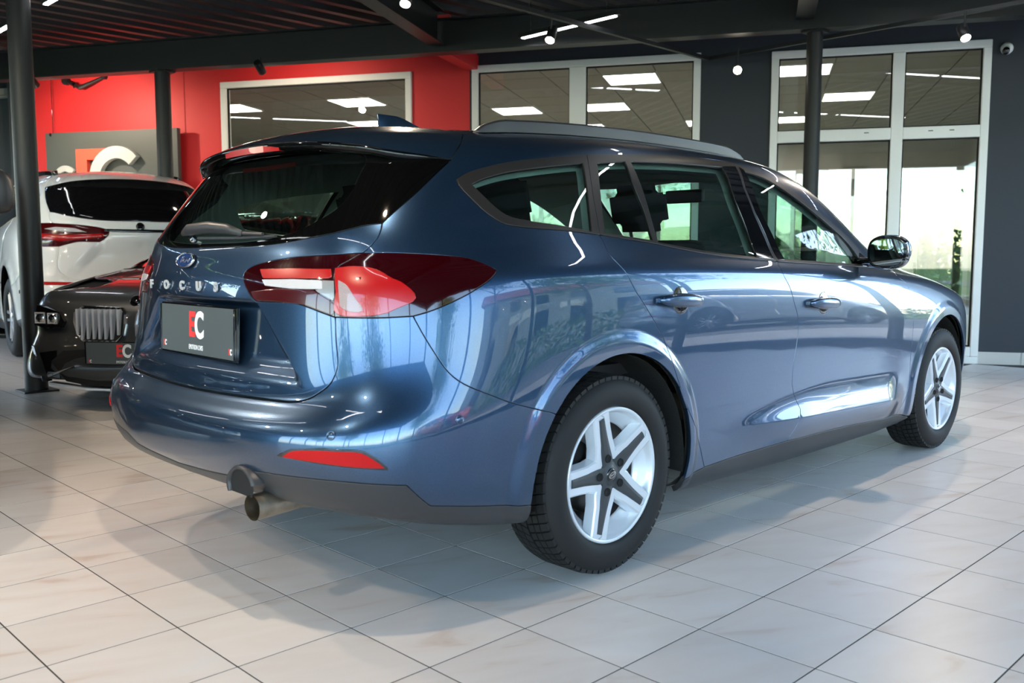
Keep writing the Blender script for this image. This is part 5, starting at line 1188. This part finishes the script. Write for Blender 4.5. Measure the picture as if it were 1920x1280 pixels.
# lower intakes, plate, chrome line
def patch(name,pts,mt,o,par):
    b=MB(); n=len(pts); V=[(fp(a,z_).x+o,a,z_) for a,z_ in pts]+[(fp(a,z_).x-.03,a,z_) for a,z_ in pts]; b.add(V,[tuple(range(n))]+[(i,(i+1)%n,n+(i+1)%n,n+i) for i in range(n)]); return b.build(name,mt,par)
patch('lower_intake',[(-.46,.40),(-.55,.33),(-.46,.20),(-.30,.175),(0,.17),(.30,.175),(.46,.20),(.55,.33),(.46,.40),(.2,.42),(0,.425),(-.2,.42)],M['black'],.016,e)
for s_ in (1,-1):
    patch('side_intake',[(s_*.52,.40),(s_*.66,.38),(s_*.60,.24),(s_*.50,.215)],M['gloss_black'],.012,e)
    patch('bumper_blade',[(s_*.72,.42),(s_*.76,.42),(s_*.66,.19),(s_*.62,.19)],M['grey_car'],.028,e)
    patch('intake_strip',[(s_*.58,.225),(s_*.36,.30),(s_*.36,.308),(s_*.58,.24)],M['chrome'],.03,e)
patch('lip_strip',[(-.6,.175),(-.3,.148),(0,.143),(.3,.148),(.6,.175),(.6,.188),(.3,.162),(0,.157),(-.3,.162),(-.6,.188)],M['wheel_silver'],.034,e)
p=fp(0,.40); dealer_plate(e,frameM(Vector((p.x+.055,0,.395)),(0,1,0),(0,0,1)),.52,.135)
p=fp(0,.72); b=MB(); b.lathe([(0,.008),(.034,.008),(.040,.003)],24,frameM(Vector((fp(0,.715).x+.0,0,.72)),(0,1,0),(-.6,0,1))); b.build('round_badge',M['gloss_black'],e,smooth=True)
wg=[(.006,0,1),(WB,0,1),(.006,0,-1),(WB,0,-1)]; underpan(e,xg,wg,L1=3.35)
for x,_,sd in wg: simple_wheel(e,-3.52+x*.97,-.79*sd,.318,sd)
# dark car just outside the left edge whose mirror reaches into the picture
SIDE_POS=CAM+np.array([0,0,0]);
def along(px,d,z=0): 
    v=fwd*d+rgt*((px-960)/1706.3*d); return Vector((CAM[0]+v[0]/1,CAM[1]+v[1]/1,z))
fh=np.array([math.cos(YAW),math.sin(YAW),0]); 
def camxy(x,d): q=CAM+fh*d+rgt*x; return Vector((q[0],q[1],0))
tip=camxy(-2.43,4.55); ang=math.radians(75.5-180)
e=sd_car=empty('side_parked_car',tip,ang,'black car at the left edge of the picture, only its door mirror showing','car')
xd=scaled(.92,.98,1.12,lambda Q:Q,x0=-1.80)
SHIFT=1.12
def xd2(P):
    Q=xd(P); Q[:,1]+=-SHIFT; return Q
K=body_low(e,'side',M['gloss_black'],xd2,h=.09); rear_end(e,M['gloss_black'],xd2,K); underpan(e,xd2,wg)
for x,_,sd in wg: simple_wheel(e,-1.80+x*.92,-.77*sd-SHIFT,.335,sd)
b=MB(); bm=bmesh.new(); bmesh.ops.create_uvsphere(bm,u_segments=24,v_segments=14,radius=1)
for v in bm.verts:
    x,y,z=v.co; v.co=(math.copysign(abs(x)**.7,x)*.08,math.copysign(abs(y)**.55,y)*.13*(1-.25*max(z,0)),math.copysign(abs(z)**.5,z)*.115)
b.bm(bm,Matrix.Translation((-.02,-.155,1.325))); mo=soften(b.build('door_mirror',M['plastic'],e),50)
b=MB(); b.tube([(-.02,-.36,1.19),(-.02,-.24,1.24)],[.04,.03],12); b.build('mirror_arm',M['gloss_black'],mo)
# ================================================================ sign on the red wall
sg=empty('wall_sign',RK(5.98,-6.22,0),math.radians(-60),'large charcoal sign board with a red E and a grey C on the red wall','sign')
b=MB(); b.box(-.89,.93,-.03,.03,1.05,2.47,b=.004); b.build('sign_board',M['sign'],sg)
Ms=Matrix.Translation((0,-.035,0))@Matrix.Rotation(math.radians(90),4,'X')
def letter(name,outl,mt,z0=0,z1=.05):
    b=MB(); b.prism(outl,z0,z1,Ms); return b.build(name,mt,sg)
letter('sign_letter',[(a+.10,b_) for a,b_ in [(-.51,1.55),(-.51,2.26),(-.09,2.26),(-.09,2.135),(-.36,2.135),(-.36,1.965),(-.14,1.965),(-.14,1.845),(-.36,1.845),(-.36,1.675),(-.09,1.675),(-.09,1.55)]],M['sign_red'],0,.06)
def arcC(cx,cy,R0,R1,a0,a1,n=26): 
    A=[math.radians(a0+(a1-a0)*i/n) for i in range(n+1)]; return [(cx+R0*math.cos(a),cy+R0*math.sin(a)) for a in A]+[(cx+R1*math.cos(a),cy+R1*math.sin(a)) for a in A[::-1]]
letter('sign_letter',arcC(.165,1.905,.375,.235,42,318),M['sign_grey'],.02,.09)
letter('sign_letter',arcC(-.60,1.91,.17,.10,40,320),M['sign_grey'],0,.03)
for m_ in (-.80,.80):
    b=MB(); b.tube([(m_,-.0,2.46),(m_,0,3.3)],.004,6); b.tube([(m_,-.032,2.45),(m_,-.045,2.45)],.02,10); b.build('hanger_wire',M['chrome'],sg)
# wall lamp bracket above the sign
wl=empty('wall_lamp',RK(6.12,-6.6,0),math.radians(-60),'black folded bracket lamp high on the red wall above the sign','lamp')
b=MB(); b.tube([(-.30,-.02,3.10),(-.02,-.14,2.985)],[.022,.022],8); b.build('lamp_arm',M['steel_dark'],wl); b=MB(); b.tube([(-.02,-.14,2.985),(.24,-.02,3.12)],[.026,.018],8); b.build('lamp_head',M['steel_dark'],wl)
b=MB(); b.tube([(-.30,.0,3.10),(-.30,-.05,3.10)],.05,14); b.build('wall_mount',M['steel_dark'],wl); b=MB(); b.tube([(.24,.0,3.12),(.24,-.05,3.12)],.03,12); b.build('wall_mount',M['steel_dark'],wl)
b=MB(); b.tube([(-.12,-.11,3.05),(-.10,-.11,2.99)],.02,8); b.build('lamp_joint',M['chrome'],wl)
# ================================================================ light fittings
def rail(name,p0,p1,label,gr='black lighting tracks'):
    e=empty(name,p0,math.atan2((p1-p0).y,(p1-p0).x),label,'lighting track',gr); L=(p1-p0).length
    b=MB(); b.box(0,L,-.018,.018,-.0,.032); b.build('track',M['steel_dark'],e)
    n=max(2,int(L/1.6)); 
    for i in range(n):
        x=L*(i+.5)/n; b=MB(); b.tube([(x,0,.03),(x,0,ZC-p0.z+.03)],.0025,6); b.build('hanger_wire',M['chrome'],e)
    return e
RZ=2.87
rail('lighting_track',Vector((-4.5,2.36,RZ)),Vector((5.42,2.36,RZ)),'black track running lengthways above the blue car to the corner')
rail('lighting_track',Vector((5.40,2.34,RZ)),Vector((5.40,-2.2,RZ)),'black track running crossways in front of the glass door')
rail('lighting_track',Vector((-4.5,-.9,RZ+.1)),Vector((3.2,-.9,RZ+.1)),'black track running lengthways over the near side of the car')
def spot(p,aim,label,power,color=(1,.80,.60),track=RZ,light=True,ang=110):
    e=empty('track_spotlight',p,0,label,'spotlight','cylindrical track spotlights')
    d=(Vector(aim)-Vector(p)).normalized(); Q=d.to_track_quat('-Z','Y').to_matrix().to_4x4()
    b=MB(); b.lathe([(.0,.09),(.036,.09),(.040,.085),(.040,-.045),(.036,-.05),(.034,-.046)],24,Q); soften(b.build('lamp_body',M['steel_dark'],e),40)
    b=MB(); b.lathe([(0,-.047),(.034,-.046)],24,Q); b.build('lamp_lens',M['spot_light'],e,smooth=True)
    b=MB(); b.tube([(0,0,.03),(0,0,track-p[2]+.0)],.009,8); b.build('lamp_stem',M['steel_dark'],e)
    if light:
        q=Vector(p)+d*.06; lamp('spot_beam','SPOT',q,power,color,spot=math.radians(ang),blend=.7,size=.04,target=aim)
    return e
def raypt(px,py,z):
    d=fwd+rgt*((px-960)/1706.345)-upv*((py-640)/1706.345); t=(z-CAM[2])/d[2]; return Vector(CAM+d*t)
SP=[(raypt(1033,68,2.74),(1.5,1.6,0.3),'lit track spotlight above the blue car beside the led strips'),
 (raypt(1383,131,2.68),None,'glaring track spotlight before the dark wall between window and door'),
 (raypt(1808,64,2.70),(4.0,-1.2,0.5),'track spotlight above the top right corner of the glass door')]
for p,a,l in SP:
    if a is None: a=CAM+np.array([.6,.4,-.4])
    spot(tuple(p),tuple(a),l,105,track=RZ if p.z<RZ else p.z+.05)
spot((1.75,2.36,2.74),(.4,1.2,0),'track spotlight cut by the top edge of the picture',105)
OSL=['track spotlight on the long track above the tailgate side, out of the picture','track spotlight at the viewer end of the long track','track spotlight on the near track, above the viewer','track spotlight on the near track, behind the car tail','track spotlight on the near track, above the front wheel','track spotlight fixed to the ceiling left of the viewer']  # unseen spots added for reflections and a warm floor
for i,(x,y,ax,ay) in enumerate(((-1.6,2.36,-1.2,-.6),(-3.6,2.36,-2.0,.8),(-3.4,-.9,-2.2,-.8),(-1.2,-.9,-1.8,.6),(2.4,-.9,2.6,-1.6),(-4.2,1.0,-2.8,1.6))):
    spot((x,y,2.74 if y>0 else 2.84),(ax,ay,0),OSL[i],105,track=RZ+(.1 if y<0 else 0) if y!=1.0 else ZC)
def strip(p0,p1,label,n=1):
    p0=Vector(p0);p1=Vector(p1); e=empty('led_strip_lamp',p0,math.atan2((p1-p0).y,(p1-p0).x),label,'ceiling light','slim white led strip lamps'); L=(p1-p0).length
    b=MB(); b.box(-.04,L+.04,-.022,.022,.0,.04,b=.004); b.build('housing',M['steel_dark'],e)
    for i in range(n):
        a=L*i/n+(.03 if i else 0); c_=L*(i+1)/n-(.03 if i<n-1 else 0); b=MB(); b.box(a,c_,-.018,.018,-.008,.0); b.build('diffuser',M['strip_light'],e)
    for x in (.1,L-.1): b=MB(); b.tube([(x,0,.04),(x,0,ZC-p0.z+.02)],.003,6); b.build('hanger_wire',M['chrome'],e)
    return e
q0=raypt(980,71,2.97); q1=raypt(1168,33,2.97)
strip((q0.x,q0.y,2.97),(q0.x,q1.y,2.97),'led strip lamp above the blue car roof, broken into three lit lengths',3)
q0=raypt(2,56,2.97); q1=raypt(42,30,2.97); q2=raypt(76,6,2.97)
strip((q0.x,q0.y+1.2,2.97),(q0.x,q1.y,2.97),'led strip lamp at the left edge beside the thick column')
strip((q0.x,q2.y,2.97),(q0.x,q2.y-1.6,2.97),'led strip lamp at the top edge right of the thick column')
for x,y,lb in ((-2.6,3.4,'left of the viewer'),(-2.6,.2,'right above the viewer'),(2.2,-.2,'above the bonnet side of the car'),(5.0,.4,'near the glass door'),(-3.0,6.4,'far left of the viewer')):
    strip((x,y,3.06),(x,y-2.2,3.06),'overhead led strip lamp '+lb,2)
# security camera on the dark wall
sc_=empty('security_camera',raypt(1862,64,2.72),0,'small white dome security camera at the top of the anthracite wall','camera')
pc=RK(6.12,raypt(1862,64,2.72).dot(Vector(MK)),0)
sc_.location=RK(6.06,3.29,2.88)
b=MB(); Mx=Matrix.Rotation(math.radians(-60),4,'Z')@Matrix.Rotation(math.radians(90),4,'X'); b.lathe([(0,-.055),(.052,-.055),(.052,-.03),(.045,-.01),(.03,.012),(.0,.02)],24,Mx); b.build('housing',M['plate_white'],sc_,smooth=True)
b=MB(); b.tube([Mx@Vector((-.01,-.01,.0)),Mx@Vector((-.03,-.045,.055))],[.03,.03],16); b.build('lens_barrel',M['gloss_black'],sc_,smooth=True)
# chair seen through the glass door
ch_=empty('cafe_chair',RK(8.0,3.05,0),math.radians(20),'dark bentwood cafe chair seen through the glass door','chair')
b=MB(); b.lathe([(0,.46),(.19,.46),(.20,.45),(.19,.43),(0,.43)],24); b.build('seat',M['bark'],ch_,smooth=True)
b=MB(); b.tube([(-.16,.14,.0),(-.15,.13,.46),(-.14,.16,.75),(-.08,.18,.90),(0,.18,.93),(.08,.18,.90),(.14,.16,.75),(.15,.13,.46),(.16,.14,0)],.014,8); b.build('backrest',M['bark'],ch_,smooth=True)
for x_ in (-.14,.14): b=MB(); b.tube([(x_,-.15,0),(x_*.85,-.12,.44)],.014,8); b.build('leg',M['bark'],ch_,smooth=True)
for p_,a_,lb in ((RK(1.2,-5.2,2.84),RK(3.4,-6.3,.6),'track spotlight lighting the white suv'),(RK(.2,-3.6,2.84),RK(1.6,-4.6,.3),'track spotlight lighting the grey saloon'),(RK(-2.0,-4.6,2.84),RK(-.3,-5.2,0),'track spotlight over the floor left of the viewer')):
    spot(tuple(p_),tuple(a_),lb,105*(1.1 if 'suv' in lb or 'saloon' in lb else .6),track=ZC)  # extra spots out of view, added to brighten the left side
# wall washers added by the beam to brighten the red wall
for m_,pw,lb in ((-6.3,1.,'track spotlight washing the red wall at the logo sign'),(-3.6,.5,'track spotlight washing the red wall at the wide window')):
    p=RK(4.93,m_,2.84); spot(tuple(p),tuple(RK(6.12,m_-.1,2.1)),lb,105*pw*1.25,track=2.95,ang=150)
# ================================================================ outdoors: trees, parked cars, a house
def tree(label,loc,h,cr_,seedv,leafm,trunk_r=.16,group='trees outside the showroom',lean=.1,n=2600,flat=.6,base_h=.45):
    rg=np.random.default_rng(seedv); e=empty('garden_tree',loc,rg.uniform(0,6),label,'tree',group)
    b=MB(); top=(lean*h*.5,0,h*.8); b.tube([(0,0,-.1),(lean*h*.1,0,h*.25),(lean*h*.3,0,h*.55),top],[trunk_r,trunk_r*.8,trunk_r*.55,trunk_r*.2],10)
    cl=[]
    for i in range(9):
        a=i*2.4; z=h*(base_h+.05*i); r_=cr_*(.45+.4*rg.random()); p=(lean*z*.5+math.cos(a)*r_,math.sin(a)*r_,z+h*.12); cl.append(p)
        b.tube([(lean*z*.45,0,z-h*.03),(p[0]*.6+lean*z*.2,p[1]*.6,z+h*.05),p],[trunk_r*.4,trunk_r*.22,trunk_r*.06],6)
    b.build('trunk',M['bark'],e,smooth=True)
    cl+= [(rg.uniform(-.6,.6)*cr_+lean*h*.4,rg.uniform(-.6,.6)*cr_,h*rg.uniform(base_h+.15,1.0)) for _ in range(12)]
    V=[];F=[]
    for i in range(n):
        c_=cl[rg.integers(len(cl))]; p=np.array(c_)+rg.normal(0,1,3)*np.array([cr_*.24,cr_*.24,cr_*.24*flat]); s_=rg.uniform(.06,.16)
        a=rg.normal(0,1,3);a/=np.linalg.norm(a); bb=np.cross(a,rg.normal(0,1,3)); bb/=np.linalg.norm(bb); k=len(V)
        V+=[tuple(p-a*s_),tuple(p+bb*s_*.5),tuple(p+a*s_),tuple(p-bb*s_*.5)]; F.append((k,k+1,k+2,k+3))
    me=bpy.data.meshes.new('foliage'); me.from_pydata(V,[],F); o=link('foliage',me,leafm,e); o['kind']='stuff'; return e
def dup(root,loc,rz,label=None,s=1.):
    r=root.copy(); COL.objects.link(r); r.location=loc; r.rotation_euler=(0,0,rz); r.scale=(s,s,s)
    if label: r['label']=label
    for c_ in list(root.children):
        d=c_.copy(); COL.objects.link(d); d.parent=r
        for g in list(c_.children):
            k=g.copy(); COL.objects.link(k); k.parent=d
    return r
def PF(k,m): v=RK(k,m,-.12); return v
t1=tree('umbrella pine with a bare leaning trunk beyond the car park',PF(-3.5,18),9.5,3.0,3,M['leaf2'],.22,lean=.12,n=4200,flat=.45,base_h=.6)
t2=tree('leafy green tree by the pavement outside the shopfront',PF(3.0,13.8),6.5,2.6,5,M['leaf'],.14,n=4200)
T_=[('pine beyond the car park, right of the leaning one',t1,PF(8.5,19.5),1.,.85),('tall pine far along the road',t1,PF(21,22),2.2,1.0),('pine far to the left of the car park',t1,PF(-15,21),4.,.95),
 ('green tree behind the parked red car',t2,PF(-10.5,13.5),1.3,.85),('green tree beyond the office windows',t2,PF(18.5,-1.8),2.,.9),('green tree outside the office, left part',t2,PF(19.5,-8.5),3.,.95),('broad green tree outside the office on the right',t2,PF(18,4.6),.5,.85),('green tree beside the office side wall',t2,PF(14.0,10.5),5.1,.8),
 ('green tree behind the viewer outside',t2,PF(-15,-2),1.1,1.),('green tree outside the left side wall',t2,PF(0,-15.5),4.4,1.),('green tree outside the left side wall, further on',t2,PF(8.0,-17.5),.4,.85),('tree behind the viewer to the left',t2,PF(-15.5,-10.5),3.3,.95)]
for lb,src,p,rz,s_ in T_: dup(src,p,rz,lb,s_)
def outcar(label,src,p,rz,paint):
    """a parked car outside: shares the meshes of the white suv, repainted"""
    r=src.copy(); COL.objects.link(r); r.location=p; r.rotation_euler=(0,0,rz); r['label']=label; r['group']='cars parked outside'
    for c_ in list(src.children):
        d=c_.copy(); COL.objects.link(d); d.parent=r
        if c_.type=='MESH' and c_.data.materials and c_.data.materials[0]==M['white_car']:
            d.data=c_.data.copy(); d.data.materials[0]=paint
        for g in list(c_.children): k=g.copy(); COL.objects.link(k); k.parent=d
    return r
outcar('red car parked outside the shopfront, seen mirrored in the blue flank',suv,tuple(PF(-7.0,9.6)),math.radians(40),M['red_car'])
outcar('silver car parked outside across the asphalt',suv,tuple(PF(3.5,11.2)),math.radians(25),M['silver_car'])
b=MB(); 
hs=empty('house',tuple(RK(2,27,-.15)),math.radians(30),'cream house with a tiled roof beyond the car park','house')
b=MB(); b.box(-8,8,-3,3,0,5.5); b.build('house_wall',M['house'],hs); b=MB(); b.prism([(-3.6,5.4),(3.6,5.4),(0,8.)],-8.5,8.5,Matrix.Rotation(math.radians(90),4,'Z')@Matrix.Rotation(math.radians(90),4,'X')); b.build('roof',M['roof_tile'],hs)
for i in range(5):
    b=MB(); b.box(-6.6+i*3,-5.4+i*3,2.98,3.03,1.0,2.6); b.box(-6.6+i*3,-5.4+i*3,2.98,3.03,3.4,4.8); b.build('window',M['gloss_black'],hs)
for q,(k_,m0_,m1_,hh_) in enumerate(((15.4,-6.5,-1.2,1.9),(15.6,.2,5.2,1.5))):
    e=empty('hedge',tuple(RK(k_,0,-.15)),math.radians(-60),('tall bushy hedge outside the office garden windows, left part','bushy hedge outside the office garden door')[q],'hedge'); V=[];F=[]; rg=np.random.default_rng(20+q)
    for i in range(3600):
        p=np.array([rg.uniform(m0_,m1_),rg.uniform(-.5,.5),hh_*rg.random()**.8*(1+.12*math.sin(i))]); s_=rg.uniform(.05,.12); a=rg.normal(0,1,3);a/=np.linalg.norm(a); bb=np.cross(a,rg.normal(0,1,3)); bb/=np.linalg.norm(bb); k=len(V); V+=[tuple(p-a*s_),tuple(p+bb*s_*.6),tuple(p+a*s_),tuple(p-bb*s_*.6)]; F.append((k,k+1,k+2,k+3))
    me=bpy.data.meshes.new('foliage'); me.from_pydata(V,[],F); o=link('foliage',me,M['leaf'],e); o['kind']='stuff'
hg=empty('hedge',tuple(RK(0,15.6,-.15)),math.radians(30),'clipped hedge along the far side of the car park','hedge')
rg=np.random.default_rng(9); V=[];F=[]
for i in range(6000):
    p=np.array([rg.uniform(-16,16),rg.uniform(-.5,.5),rg.uniform(0,1.25)]); s_=rg.uniform(.06,.13); a=rg.normal(0,1,3);a/=np.linalg.norm(a); bb=np.cross(a,rg.normal(0,1,3)); bb/=np.linalg.norm(bb); k=len(V); V+=[tuple(p-a*s_),tuple(p+bb*s_*.6),tuple(p+a*s_),tuple(p-bb*s_*.6)]; F.append((k,k+1,k+2,k+3))
me=bpy.data.meshes.new('foliage'); me.from_pydata(V,[],F); o=link('foliage',me,M['leaf'],hg); o['kind']='stuff'
print('panel polys',STATS[0],'tiles',n_t)
